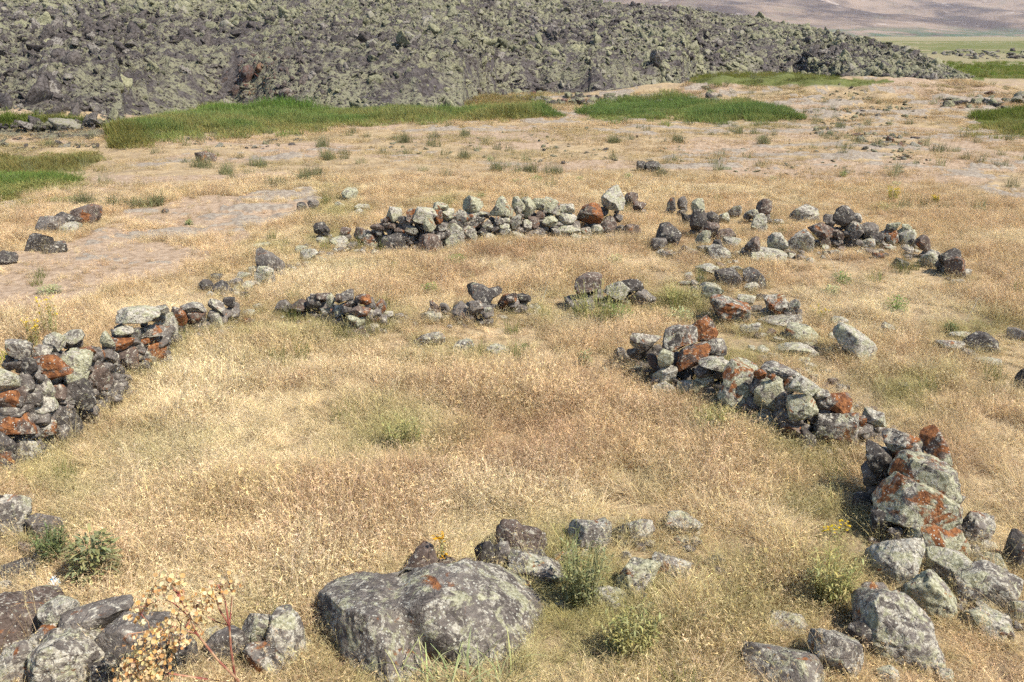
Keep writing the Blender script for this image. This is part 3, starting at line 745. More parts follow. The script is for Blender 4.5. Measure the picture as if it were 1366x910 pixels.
i = np.arange(ny - 1)[:, None] * nx; j = np.arange(nx - 1)[None, :]
q = np.stack([i + j, i + j + 1, i + nx + j + 1, i + nx + j], -1).reshape(-1, 4)
o = mesh_obj('mountains', np.stack([MX.ravel(), MY.ravel(), MZ.ravel()], 1), q, m); tag(o, kind='structure')

# ------------------------------------------------------------------ lava flow: a rough heap rising behind the sedge
BASE = [(-420,170),(-200,168),(0,166),(70,166),(140,160),(200,156),(300,142),(420,150),(560,151),(615,146),(645,127),(720,123),(800,126),(905,117),(930,101),(1060,98),(1150,108),(1230,109),(1290,105),(1302,104)]
RIDGE = [(-420,20),(-100,8),(0,4),(130,2),(220,-14),(380,-34),(560,-30),(700,-10),(760,2),(880,9),(1000,25),(1100,44),(1200,65),(1250,85),(1290,101),(1302,105)]
DEPTH = [(-420,60),(700,60),(900,52),(1100,42),(1200,26),(1260,10),(1302,1.0)]
lpx = np.linspace(-420, 1300, 700)
by_ = np.interp(lpx, *zip(*BASE)); ry_ = np.interp(lpx, *zip(*RIDGE)); dp_ = np.interp(lpx, *zip(*DEPTH))
bx, byw, bz = ground(lpx, by_)
bd = np.hypot(bx, byw); rd = bd + dp_
rp = np.array([at_dist(a, b, c) for a, b, c in zip(lpx, ry_, rd)])
tt = np.r_[np.linspace(-0.06, 1.0, 320), np.linspace(1.03, 2.2, 24)]
def lava_z(k, tv, x, y):
    """k: fractional column index (array), tv: 0 at the toe, 1 at the crest"""
    zr = np.interp(k, np.arange(len(lpx)), rp[:, 2]); zb = np.interp(k, np.arange(len(lpx)), bz)
    dpt = np.interp(k, np.arange(len(lpx)), dp_)
    c = np.clip(tv, 0, 1)
    hgt = np.maximum(zr - zb, 0.1)
    prof = 0.16 * sstep(0, 0.07, c) + 0.84 * c ** 1.12
    big = np.clip(dpt / 30, 0.05, 1)
    hum = big * sstep(0, 0.08, c) * (0.75 * fbm2(x / 5.0, y / 5.0, 81, 4, 0.6) + 0.42 * ridged(x / 2.6, y / 2.6, 85) - 0.2 + 0.34 * (1 - 2 * np.abs(fbm2(x / 0.9, y / 0.9, 88, 3, 0.65))) + 0.16 * (1 - 2 * np.abs(noise2(x / 0.38, y / 0.38, 89))) + 0.10 * noise2(x / 0.2, y / 0.2, 90) - 0.12) * (1 - 0.5 * sstep(0.85, 1.0, c))
    z = zb + hgt * prof + hum
    z = np.where(tv < 0, zb + tv * 8, z)
    z = np.where(tv > 1, zb + hgt * (1 - 0.9 * sstep(1.0, 2.2, tv)) + hum, z)
    return z
K, T_ = np.meshgrid(np.arange(len(lpx)).astype(float), tt)
dirx, diry = bx / bd, byw / bd
def lava_xy(k, tv):
    n = np.arange(len(lpx))
    d = np.interp(k, n, bd) + np.interp(k, n, dp_) * tv
    ax = np.interp(k, n, np.arctan2(bx, byw))
    return d * np.sin(ax), d * np.cos(ax)
LX, LY = lava_xy(K, T_)
LZ = lava_z(K, T_, LX, LY)
t = NT('lava_cinder')
geo = t.n('ShaderNodeNewGeometry'); P = geo.outputs['Position']
n1 = t.noise(P, 0.5, 8, 0.7); n2 = t.noise(P, 5.0, 6, 0.72)
col = t.mix(t.step(n2, 0.35, 0.65), (0.048, 0.039, 0.036), (0.135, 0.116, 0.106))
col = t.mix(t.math('MULTIPLY', t.step(n1, 0.44, 0.54), t.step(n2, 0.42, 0.52)), col, (0.225, 0.21, 0.135))
m = t.principled(col, 0.95, t.bump(n2, 0.9, 0.25), 0.1)
nx = len(lpx); ny = len(tt)
i = np.arange(ny - 1)[:, None] * nx; j = np.arange(nx - 1)[None, :]
q = np.stack([i + j, i + j + 1, i + nx + j + 1, i + nx + j], -1).reshape(-1, 4)
o = mesh_obj('lava_hill', np.stack([LX.ravel(), LY.ravel(), LZ.ravel()], 1), q, m, smooth=False); tag(o, kind='structure')

# block shapes for the lava
t = NT('lava_block_rock')
tc = t.n('ShaderNodeTexCoord'); oi = t.n('ShaderNodeObjectInfo')
off = t.n('ShaderNodeVectorMath', operation='MULTIPLY_ADD'); cmb = t.n('ShaderNodeCombineXYZ')
for k in range(3): t.l(oi.outputs['Random'], cmb.inputs[k])
off.inputs[1].default_value = (91.0, 53.0, 77.0); t.l(cmb.outputs[0], off.inputs[0]); t.l(tc.outputs['Object'], off.inputs[2])
v = off.outputs[0]
tint = t.attr('tint', 'INSTANCER'); tt3 = t.sep(tint)
n1 = t.noise(v, 3.4, 7, 0.7); n2 = t.noise(v, 8.0, 5, 0.72)
dark = t.mix(t.step(n2, 0.35, 0.65), (0.045, 0.037, 0.033), (0.14, 0.121, 0.109))
lich = t.mix(t.step(n2, 0.35, 0.65), (0.13, 0.125, 0.075), (0.29, 0.275, 0.175))
cov = t.step(t.math('ADD', n1, t.math('MULTIPLY', t.math('SUBTRACT', tt3[0], 0.5), 0.55)), 0.47, 0.53)
col = t.mix(cov, dark, lich)
col = t.mix(t.math('MULTIPLY', t.step(tt3[1], 0.80, 0.88), t.step(n2, 0.42, 0.56)), col, (0.21, 0.19, 0.165))
col = t.mix(1.0, col, t.mix(tt3[1], (0.72, 0.72, 0.74), (1.2, 1.18, 1.12)), 'MULTIPLY')
col = t.mix(t.math('MULTIPLY', tt3[2], t.step(n1, 0.4, 0.55)), col, (0.16, 0.06, 0.035))
mat_lava = t.principled(col, 0.95, t.bump(n2, 0.7, 0.10), 0.1)
mat_lava_thing = mat_lava.copy(); mat_lava_thing.name = 'lava_block_lichen'
for nd in mat_lava_thing.node_tree.nodes:
    if nd.type == 'ATTRIBUTE': nd.attribute_type = 'OBJECT'
lava_protos = []
gl = np.random.default_rng(21)
for k in range(14):
    d, f = ico(4 if k < 5 else 3)
    r = facet_radius(d, gl, k=int(gl.integers(4, 8)), p=30, flat=0.65)
    vv = roughen(d * r[:, None], gl, 0.17, 1.5) * np.array([1.1, gl.uniform(0.5, 1.0), gl.uniform(0.28, 0.85)]) * 0.66
    ob = mesh_obj('lava_block_shape', vv, f, mat_lava, link=False, smooth=False)
    lava_protos.append(ob)

def proto_collection(name, obs):
    c = bpy.data.collections.new(name)
    for k, ob in enumerate(obs):
        ob.name = f'{name}_{k:02d}'; c.objects.link(ob)
    return c

def gn_scatter(name, pts, rot, scl, idx, tint, coll, label, cat):
    me = bpy.data.meshes.new(name)
    n = len(pts)
    me.vertices.add(n); me.vertices.foreach_set('co', np.asarray(pts, np.float32).ravel())
    for nm, ty, arr, key in (('rot', 'FLOAT_VECTOR', rot, 'vector'), ('scl', 'FLOAT_VECTOR', scl, 'vector'), ('idx', 'INT', idx, 'value')):
        a = me.attributes.new(nm, ty, 'POINT')
        a.data.foreach_set(key, np.asarray(arr, np.int32 if ty == 'INT' else np.float32).ravel())
    a = me.attributes.new('tint', 'FLOAT_COLOR', 'POINT')
    c = np.ones((n, 4), np.float32); c[:, :3] = tint; a.data.foreach_set('color', c.ravel())
    me.update()
    o = bpy.data.objects.new(name, me); COL.objects.link(o)
    ng = bpy.data.node_groups.new(name + '_scatter', 'GeometryNodeTree')
    ng.interface.new_socket('Geometry', in_out='INPUT', socket_type='NodeSocketGeometry')
    ng.interface.new_socket('Geometry', in_out='OUTPUT', socket_type='NodeSocketGeometry')
    N = ng.nodes; gi = N.new('NodeGroupInput'); go = N.new('NodeGroupOutput')
    ip = N.new('GeometryNodeInstanceOnPoints'); ci = N.new('GeometryNodeCollectionInfo')
    ci.inputs['Collection'].default_value = coll; ci.inputs['Separate Children'].default_value = True; ci.inputs['Reset Children'].default_value = True
    def na(nm, ty):
        d = N.new('GeometryNodeInputNamedAttribute'); d.data_type = ty; d.inputs['Name'].default_value = nm
        return d.outputs['Attribute']
    e = N.new('FunctionNodeEulerToRotation')
    ng.links.new(na('rot', 'FLOAT_VECTOR'), e.inputs[0])
    ng.links.new(gi.outputs[0], ip.inputs['Points']); ng.links.new(ci.outputs[0], ip.inputs['Instance'])
    ip.inputs['Pick Instance'].default_value = True
    ng.links.new(na('idx', 'INT'), ip.inputs['Instance Index'])
    ng.links.new(e.outputs[0], ip.inputs['Rotation']); ng.links.new(na('scl', 'FLOAT_VECTOR'), ip.inputs['Scale'])
    ng.links.new(ip.outputs[0], go.inputs[0])
    md = o.modifiers.new('scatter', 'NODES'); md.node_group = ng
    tag(o, label, cat, kind='stuff')
    return o

lava_coll = proto_collection('lava_block_shape', lava_protos)
# scatter
n = 76000
k = gl.uniform(0, len(lpx) - 1.001, n); tv = gl.uniform(0, 1, n) ** 1.15 * 1.06 - 0.02
x, y = lava_xy(k, tv)
dpt = np.interp(k, np.arange(len(lpx)), dp_)
keep = gl.random(n) < np.clip(dpt / 40, 0.12, 1) * (0.25 + 0.75 * sstep(-0.22, 0.02, fbm2(x / 5.5, y / 4.5, 97, 4, 0.6)))
k, tv, x, y, dpt = k[keep], tv[keep], x[keep], y[keep], dpt[keep]; n = len(k)
z = lava_z(k, np.clip(tv, 0, 1.2), x, y)
d = np.hypot(x, y)
size = np.exp(gl.normal(-2.08, 0.62, n)) * (1 + 0.35 * fbm2(x / 3, y / 3, 91, 2))
size = np.where(gl.random(n) < 0.06, size * gl.uniform(1.8, 3.2, n), size)
size = np.clip(size * np.clip(d / 55, 0.8, 1.4), 0.09, 0.85)
size *= np.where(dpt < 12, 0.55, 1)
lv = 0.5 + 2.0 * fbm2(x / 3.2, y / 3.2, 92, 4, 0.6) + 0.9 * fbm2(x / 12, y / 12, 94, 2) + gl.normal(0, 0.22, n) + 0.34 * sstep(0.05, 0.5, tv) - 0.24
kpx = np.interp(k, np.arange(len(lpx)), lpx)
red = np.exp(-(((kpx - 345) / 40) ** 2 + ((tv - 0.04) / 0.06) ** 2)) * gl.random(n)
rot = np.stack([gl.uniform(-1.1, 1.1, n), gl.uniform(-1.1, 1.1, n), gl.uniform(0, 6.28, n)], 1)
big = (kpx > 0) & (kpx < 1280) & (tv > 0) & (tv < 0.95)
score = np.where(big, size / d, 0)
order = np.argsort(-score); top = order[:280]
rest = np.ones(n, bool); rest[top] = False
scl3 = np.stack([size, size, size], 1) * gl.uniform(0.8, 1.25, (n, 3))
tint = np.stack([lv, gl.random(n), red], 1)
idx = gl.integers(0, len(lava_protos), n)
pts = np.stack([x, y, z - size * 0.04], 1)
gn_scatter('lava_rubble', pts[rest], rot[rest], scl3[rest], idx[rest], tint[rest], lava_coll, 'jagged lava rubble with yellow-green lichen covering the dark flow', 'lava rubble')
from collections import defaultdict
protos_thing = []
for ob in lava_protos:
    me = ob.data.copy(); me.name = 'lava_block'; me.materials.clear(); me.materials.append(mat_lava_thing); protos_thing.append(me)
for q_ in top:
    o = bpy.data.objects.new('lava_block', protos_thing[int(idx[q_])]); COL.objects.link(o)
    o.location = pts[q_]; o.rotation_euler = rot[q_]; o.scale = scl3[q_]
    o['tint'] = [float(tint[q_][0]), float(tint[q_][1]), float(tint[q_][2])]
    tag(o, 'one of the larger jagged lava blocks among the rubble of the dark lava flow', 'lava block', 'larger blocks of the lava flow')

# low stony outcrops: smaller stones of the same lava, lying in patches on the ground
OUT = [([(650,127),(760,124),(900,120),(960,128),(962,138),(900,140),(800,143),(745,142),(690,134)], 700, 0.10, 0.42, 0.55),
       ([(1050,150),(1080,128),(1150,118),(1220,140),(1240,165),(1200,185),(1130,190),(1080,180),(1060,165)], 800, 0.05, 0.22, 0.65),
       ([(1140,180),(1200,170),(1240,195),(1210,215),(1150,205)], 90, 0.07, 0.28, 0.7),
       ([(1235,140),(1290,128),(1366,120),(1460,118),(1460,160),(1366,162),(1320,150),(1290,148)], 260, 0.12, 0.55, 0.7),
       ([(1240,72),(1290,66),(1366,68),(1460,70),(1460,79),(1300,79)], 260, 0.4, 1.2, 0.45),
       ([(40,180),(90,175),(140,188),(130,198),(80,196),(20,200),(-20,190)], 130, 0.06, 0.24, 0.2),
       ([(450,205),(560,185),(700,165),(1000,175),(1200,190),(1300,230),(1000,235),(700,215)], 420, 0.05, 0.16, 0.8),
       ([(240,182),(330,176),(420,182),(380,200),(260,196)], 60, 0.06, 0.2, 0.4)]
PX, RT, SC, IX, TN = [], [], [], [], []
for poly, cnt, s0, s1, lic in OUT:
    xs = [p[0] for p in poly]; ys = [p[1] for p in poly]
    a = gl.uniform(min(xs), max(xs), cnt * 4); b = gl.uniform(min(ys), max(ys), cnt * 4)
    ok = inpoly(a, b, poly); a, b = a[ok][:cnt], b[ok][:cnt]
    X, Y, Zz = ground(a, b)
    keep = fbm2(X / 2.0, Y / 1.6, 95, 3) > -0.12
    X, Y, Zz = X[keep], Y[keep], Zz[keep]; c = len(X)
    s = s0 + (s1 - s0) * gl.random(c) ** 2.4
    PX.append(np.stack([X, Y, Zz + s * 0.05], 1)); RT.append(np.stack([gl.uniform(-.4, .4, c), gl.uniform(-.4, .4, c), gl.uniform(0, 6.28, c)], 1))
    SC.append(np.stack([s * 1.15, s * 1.15, s * 0.95], 1)); IX.append(gl.integers(0, len(lava_protos), c))
    TN.append(np.stack([np.clip(gl.normal(lic, 0.25, c), 0, 1.2), gl.random(c), (gl.random(c) < 0.05) * 0.8], 1))
gn_scatter('outcrop_rubble', np.vstack(PX), np.vstack(RT), np.vstack(SC), np.concatenate(IX), np.vstack(TN), lava_coll, 'scattered small lava stones on the stony hummocks and flats', 'stones')
# ------------------------------------------------------------------ grass
def grass_material(name, trans=0.3):
    t = NT(name)
    tint = t.attr('tint', 'INSTANCER'); bl = t.attr('shade', 'GEOMETRY')
    col = t.mix(1.0, tint, bl, 'MULTIPLY')
    d = t.n('ShaderNodeBsdfDiffuse'); d.inputs['Roughness'].default_value = 0.6; tr = t.n('ShaderNodeBsdfTranslucent'); mx_ = t.n('ShaderNodeMixShader')
    t.l(col, d.inputs['Color']); t.l(col, tr.inputs['Color']); mx_.inputs[0].default_value = trans
    t.l(d.outputs[0], mx_.inputs[1]); t.l(tr.outputs[0], mx_.inputs[2]); t.l(mx_.outputs[0], t.out.inputs['Surface'])
    return t.m
mat_grass = grass_material('dry_grass_blades')
mat_green = grass_material('green_blades', 0.4)

class Ribbons:
    def __init__(s): s.v, s.f, s.c = [], [], []
    def strip(s, pts, widths, side, shade):
        b = len(s.v)
        for p, w in zip(pts, widths):
            s.v.append(p - side * w / 2); s.v.append(p + side * w / 2); s.c += [shade, shade]
        for i in range(len(pts) - 1):
            s.f.append((b + 2 * i, b + 2 * i + 1, b + 2 * i + 3, b + 2 * i + 2))
    def build(s, name, mat, link=False, parent=None, loc=None):
        o = mesh_obj(name, np.array(s.v), np.array(s.f), mat, link=link, smooth=False, parent=parent, loc=loc)
        setattr_color(o, 'shade', np.array(s.c))
        return o

def blade(rb, g, base, h, lean, bend, w, shade, segs=3, a=None):
    a = g.uniform(0, 2 * math.pi) if a is None else a
    dirh = np.array([math.cos(a), math.sin(a), 0.0])
    b2 = a + g.uniform(-0.9, 0.9) + math.pi / 2
    side = np.array([math.cos(b2), math.sin(b2), 0.0])
    pts = []; p = np.array(base, float); ang = lean
    for i in range(segs + 1):
        pts.append(p.copy())
        p = p + (dirh * math.sin(ang) + np.array([0, 0, math.cos(ang)])) * h / segs
        ang += bend / segs
    ws = [w * (1 - 0.75 * (i / segs) ** 1.5) for i in range(segs + 1)]
    rb.strip(pts, ws, side, shade)
    return pts, dirh, side

gg = np.random.default_rng(33)
def dry_clump(nbl, rad, hmin, hmax, heads=0.5, lying=0.25, wid=0.0026, hw=0.0030, along=0.30):
    rb = Ribbons()
    a0 = gg.uniform(0, 6.28)
    for _ in range(nbl):
        rr = rad * math.sqrt(gg.random()); a = gg.uniform(0, 6.28)
        h = gg.uniform(hmin, hmax); lay = gg.random() < lying
        lean = gg.uniform(1.0, 1.45) if lay else abs(gg.normal(along, 0.28))
        bend = gg.uniform(-0.2, 0.4) if lay else gg.uniform(0.1, 0.9)
        s = gg.uniform(0.66, 1.20) if gg.random() > 0.12 else gg.uniform(1.25, 1.55); sh = np.array([s, s * gg.uniform(0.93, 1.03), s * gg.uniform(0.82, 1.06)])
        if gg.random() < 0.10: sh *= np.array([0.55, 0.45, 0.42])
        pts, dh, side = blade(rb, gg, (rr * math.cos(a), rr * math.sin(a), -0.01 + (0.02 * gg.random() if lay else 0)), h, lean, bend, wid * gg.uniform(0.7, 1.4), sh, 4, a0 + gg.normal(0, 1.1))
        if gg.random() < heads and not lay:
            for _ in range(int(gg.integers(2, 4))):
                a2 = gg.uniform(0, 6.28); L = gg.uniform(0.014, 0.030)
                d2 = np.array([math.cos(a2) * 0.8, math.sin(a2) * 0.8, gg.uniform(-0.9, 0.5)])
                p0 = pts[-1] * gg.uniform(0.9, 1.0) if True else pts[-1]
                sd = np.cross(d2, [0, 0, 1.0]); sd /= np.linalg.norm(sd) + 1e-9
                hs = sh * gg.uniform(0.85, 1.35)
                rb.strip([p0, p0 + d2 * L * 0.5, p0 + d2 * L], [hw * 0.4, hw, hw * 0.3], sd, hs)
    return rb.build('dry_grass_clump', mat_grass)

dry_protos = [dry_clump(62, 0.08, 0.12, 0.34) for _ in range(6)] + [dry_clump(54, 0.09, 0.10, 0.30, 0.25, 0.6, 0.0026, 0.0026, 0.7) for _ in range(4)] + [dry_clump(26, 0.06, 0.30, 0.50, 0.8, 0.0, 0.0026, 0.0038, 0.15) for _ in range(2)]
short_protos = [dry_clump(46, 0.13, 0.05, 0.16, 0.3, 0.4, 0.0036, 0.0042, 0.4) for _ in range(6)]
def green_clump(nbl, rad, hmin, hmax, wid=0.006, lean=0.22):
    rb = Ribbons()
    for _ in range(nbl):
        rr = rad * math.sqrt(gg.random()); a = gg.uniform(0, 6.28); h = gg.uniform(hmin, hmax)
        s = gg.uniform(0.6, 1.3); sh = np.array([s * gg.uniform(0.85, 1.2), s, s * 0.9])
        blade(rb, gg, (rr * math.cos(a), rr * math.sin(a), -0.01), h, abs(gg.normal(0, lean)), gg.uniform(0, 0.6), wid * gg.uniform(0.7, 1.3), sh)
    return rb.build('green_clump', mat_green)
tuft_protos = [green_clump(60, 0.09, 0.10, 0.28, 0.0045, 0.40) for _ in range(4)]
sedge_protos = [green_clump(44, 0.22, 0.35, 0.8, 0.016, 0.16) for _ in range(5)]
short_coll = proto_collection('short_dry_grass_clump', short_protos)
dry_coll = proto_collection('dry_grass_clump', dry_protos)
tuft_coll = proto_collection('grass_tuft_clump', tuft_protos)
sedge_coll = proto_collection('sedge_clump', sedge_protos)

def candidates(n, r0, r1, half_deg, power=1.0):
    """points over a wedge of ground, uniform per area when power = 1"""
    u = gg.random(n)
    r = np.sqrt(r0 ** 2 + (r1 ** 2 - r0 ** 2) * u ** power)
    a = gg.uniform(-R(half_deg), R(half_deg), n)
    return r * np.sin(a), r * np.cos(a)

SX = np.array([s['x'] for s in STONES]); SY = np.array([s['y'] for s in STONES])
SRX = np.array([s['rx'] for s in STONES]); SRY = np.array([s['ry'] for s in STONES]); SB = np.array([s['bear'] for s in STONES])
SLOW = np.array([s['zmin'] < 0.25 for s in STONES])
def clear_of_stones(x, y, f=0.74):
    ok = np.ones(len(x), bool); near = np.full(len(x), 9.0)
    for i in range(len(SX)):
        dx = x - SX[i]; dy = y - SY[i]
        m = (np.abs(dx) < 1.6) & (np.abs(dy) < 1.6)
        if not m.any(): continue
        cb, sb = math.cos(SB[i]), math.sin(SB[i])
        u = dx[m] * cb - dy[m] * sb; v = dx[m] * sb + dy[m] * cb
        q = np.sqrt((u / (SRX[i] * f)) ** 2 + (v / (SRY[i] * f)) ** 2)
        ok[m] &= q > 1
        near[m] = np.minimum(near[m], np.hypot(u, v) - (SRX[i] + SRY[i]) / 2)
    return ok, near

# greener, browner and paler patches (photo px, py, rx, ry, strength)
OLIVE = [(540,585,70,40,1.0),(430,440,90,30,.9),(330,470,60,40,.6),(1110,760,70,70,1.0),(1060,600,70,60,.6),(820,810,110,90,.9),(760,790,60,60,.8),
         (1200,540,60,40,.7),(1000,820,90,80,.7),(960,470,70,40,.8),(900,405,60,25,1.0),(90,650,70,60,.6),(720,430,50,25,.8),(620,480,120,30,.5),(440,290,40,40,.8),
         (590,270,60,14,.8),(200,470,60,40,.4),(1290,440,60,20,.9),(1250,560,80,60,.4),(180,600,80,50,.4),(1090,660,60,70,.8),(960,560,60,30,.6),(280,700,90,60,.35),(850,640,60,40,.5),(360,340,40,20,.5)]
BROWN = [(700,600,110,60,.9),(900,560,80,40,.7),(560,650,90,50,.7),(820,530,90,40,.6),(420,640,80,40,.6),(680,350,160,30,.5),(900,340,60,30,.8),(1250,620,60,60,.5),(330,640,50,30,.5),(1130,360,90,30,.5),(840,330,60,15,.8)]
PALE = [(250,500,90,50,.8),(330,600,100,50,.6),(420,380,80,40,.9),(680,690,120,50,.6),(1160,420,110,40,.7),(960,250,300,16,.8),(520,480,120,40,.5),(1060,540,60,30,.3),(1300,700,60,60,.5),(1010,690,70,40,.8),(430,740,90,60,.5)]
def blobs(px, py, L):
    s = np.zeros_like(px)
    for (a, b, rx, ry, k) in L: s = np.maximum(s, k * np.exp(-(((px - a) / rx) ** 2 + ((py - b) / ry) ** 2)))
    return s

C_GOLD = np.array([0.675, 0.51, 0.31]); C_STRAW = np.array([0.76, 0.64, 0.42]); C_BROWN = np.array([0.45, 0.295, 0.18]); C_OLIVE = np.array([0.43, 0.385, 0.18])
def dry_tint(x, y, Zz, n, near=None):
    px, py = Zz['px'], Zz['py']
    w0 = fbm2(x / 0.9, y / 0.9, 101, 3); w1 = fbm2(x / 0.7, y / 0.7, 105, 3); w2 = fbm2(x / 1.3, y / 1.3, 109, 3)
    ol = np.clip(blobs(px, py, OLIVE) * (0.75 + w1) + 0.18 * sstep(0.05, 0.4, w1), 0, 1)
    if near is not None: ol = np.clip(ol + 0.35 * np.exp(-np.maximum(near, 0) / 0.15), 0, 1)
    br = np.clip(blobs(px, py, BROWN) * (0.75 + w0) + 0.42 * sstep(0.05, 0.4, w0), 0, 1)
    fl = sstep(0.08, 0.30, fbm2(x / 1.0, y / 1.0, 185, 2))
    pa = np.clip(0.45 * fl + blobs(px, py, PALE) * (0.75 + w2) + 0.35 * sstep(0.05, 0.4, w2), 0, 1)
    c = np.tile(C_GOLD, (n, 1))
    for wgt, cc in ((br, C_BROWN), (pa, C_STRAW), (ol, C_OLIVE)):
        q = np.clip(wgt + gg.normal(0, 0.16, n), 0, 1)[:, None]
        q = np.clip(q * 1.15, 0, 1); c = c * (1 - q) + cc * q
    return c * np.clip(gg.normal(1.0, 0.16, n), 0.5, 1.5)[:, None]

# -- tall dry grass around and inside the walls
x, y = candidates(78000, 3.0, 20.5, 40, 0.88); xn, yn = candidates(9000, 3.0, 7.5, 40, 0.9); x = np.r_[x, xn]; y = np.r_[y, yn]
Zs = zones(x, y); ok, near = clear_of_stones(x, y)
patch = fbm2(x / 0.8, y / 0.8, 121, 3)
dens = np.where(Zs['inside'] > 0, 1.0, np.where(Zs['yard'] > 0, 0.95, 0.85))
dens = dens * (1 - 0.92 * Zs['bare']) * (1 - 0.97 * Zs['pond']) * (1 - 0.9 * Zs['wet']) * (1 - 0.9 * Zs['slab'])
dens = dens * (1 - 0.75 * sstep(17.5, 20, Zs['d']))
holes = sstep(0.18, 0.36, patch) * 0.7
baresp = blobs(Zs['px'], Zs['py'], [(70,775,50,35,.9),(360,640,34,14,.9),(30,740,40,30,.7),(850,490,30,14,.5),(770,560,20,10,.4)])
holes = holes * np.where((Zs['px'] > 1180) & (Zs['py'] > 740), 0.0, 1.0)
keep = ok & (gg.random(len(x)) < dens * (1 - holes) * (1 - baresp))
x, y, near = x[keep], y[keep], near[keep]; n = len(x)
Zs = zones(x, y)
hs = np.where(Zs['inside'] > 0, 0.92, np.where(Zs['yard'] > 0, 0.80, 0.72)) * (0.88 + 0.75 * fbm2(x / 0.9, y / 0.9, 131, 3)) * gg.uniform(0.75, 1.2, n)
hs *= 1 - 0.45 * Zs['gold'] - 0.35 * Zs['bare']
# grass right in front of a stone stays low enough for the stone to show
hs *= 0.82 * (0.58 + 0.42 * sstep(0.0, 0.5, near))
hs *= 1 - 0.38 * sstep(0.08, 0.30, fbm2(x / 1.0, y / 1.0, 185, 2))
scl = np.stack([hs ** 0.5 * 1.15, hs ** 0.5 * 1.15, hs], 1)
th = 3.2 * fbm2(x / 1.1, y / 1.1, 181, 2); am = 0.25 + 0.35 * np.abs(fbm2(x / 0.8, y / 0.8, 183, 2))
rz = gg.uniform(0, 6.28, n)
rot = np.stack([am * np.cos(th) + gg.normal(0, 0.08, n), am * np.sin(th) + gg.normal(0, 0.08, n), rz], 1)
pidx = np.where(gg.random(n) < 0.03, gg.integers(10, 12, n), np.where(fbm2(x / 1.0, y / 1.0, 185, 2) + gg.normal(0, 0.12, n) > 0.10, gg.integers(6, 10, n), gg.integers(0, 6, n)))
gn_scatter('dry_grass', np.stack([x, y, H(x, y)], 1), rot, scl, pidx, dry_tint(x, y, Zs, n, near), dry_coll, 'tall tan dry grass filling the enclosure and growing around the walls', 'grass')

# grass growing up against the foot of every stone
fx, fy = [], []
for s in STONES:
    if s['zmin'] > 0.12: continue
    cb, sb = math.cos(s['bear']), math.sin(s['bear'])
    for _ in range(int(4 + 26 * s['rx'])):
        a = gg.uniform(-0.15, math.pi + 0.15); q = gg.uniform(0.80, 1.12)
        u = s['rx'] * q * math.cos(a); v_ = -s['ry'] * q * math.sin(a) - 0.02
        fx.append(s['x'] + u * cb + v_ * sb); fy.append(s['y'] - u * sb + v_ * cb)
fx, fy = np.array(fx), np.array(fy); n = len(fx); Zs = zones(fx, fy)
kp = gg.random(n) < np.where(Zs['bare'] > 0, 0.3, 0.85); fx, fy = fx[kp], fy[kp]; n = len(fx); Zs = zones(fx, fy)
hs = gg.uniform(0.25, 0.75, n) * np.where(Zs['inside'] > 0, 1.0, 0.8)
gn_scatter('fringe_grass', np.stack([fx, fy, H(fx, fy)], 1), np.stack([gg.normal(0, .1, n), gg.normal(0, .1, n), gg.uniform(0, 6.28, n)], 1), np.stack([hs ** .5, hs ** .5, hs], 1), gg.integers(0, len(dry_protos), n), dry_tint(fx, fy, Zs, n, np.zeros(n)), dry_coll, 'mixed dry and greenish grass growing against the foot of the stones', 'grass')

# -- short thin grass over the open field
x, y = candidates(110000, 9.0, 50, 40, 0.72)
Zs = zones(x, y); ok, near = clear_of_stones(x, y)
dens = (0.25 + 0.75 * sstep(15, 19, Zs['d'])) * (1 - 0.93 * Zs['slab']) * (1 - 0.80 * Zs['bare']) * (1 - 0.9 * Zs['wet']) * (1 - Zs['pond'] * 0.9) * (1 - 0.8 * Zs['sedge'])
dens *= np.where((Zs['inside'] + Zs['yard']) > 0, 0.25, 1)
dens *= 0.18 + 0.82 * sstep(-0.12, 0.28, fbm2(x / 2.0, y / 1.2, 141, 3))
dens *= 1 - 0.45 * sstep(19, 23, Zs['d'])
dens = np.maximum(dens, 0.95 * sstep(0.15, 0.7, Zs['gold']))
_, ly = topx(x, y, H(x, y)); 
lavab = np.interp(Zs['px'], *zip(*BASE))
keep = ok & (gg.random(len(x)) < dens) & (ly > lavab + 1)
x, y = x[keep], y[keep]; n = len(x); Zs = zones(x, y)
hs = gg.uniform(0.55, 1.15, n) * (1 + 0.4 * Zs['gold'])
c = np.tile(np.array([0.54, 0.41, 0.235]), (n, 1))
gr = np.clip(fbm2(x / 3.0, y / 2.0, 151, 3) * 1.4 + 0.1 + 0.5 * np.exp(-(((Zs['px'] - 120) / 130) ** 2 + ((Zs['py'] - 225) / 35) ** 2)), 0, 0.85)[:, None] * (1 - Zs['gold'][:, None])
c = c * (1 - gr) + np.array([0.37, 0.33, 0.16]) * gr
gd = Zs['gold'][:, None]; c = c * (1 - gd) + np.array([0.62, 0.46, 0.25]) * gd
mw = np.clip(Zs['meadow'] * 0.9, 0, 1)[:, None]; c = c * (1 - mw) + np.array([0.17, 0.20, 0.055]) * mw
c = c * np.clip(gg.normal(1, 0.15, n), 0.6, 1.4)[:, None]
w_ = np.clip(Zs['d'] / 22, 0.8, 1.7)
gn_scatter('short_grass', np.stack([x, y, H(x, y)], 1), np.stack([gg.normal(0, .1, n), gg.normal(0, .1, n), gg.uniform(0, 6.28, n)], 1), np.stack([w_, w_, hs], 1), gg.integers(0, len(short_protos), n), c, short_coll, 'short thin dry grass over the open stony field', 'grass')

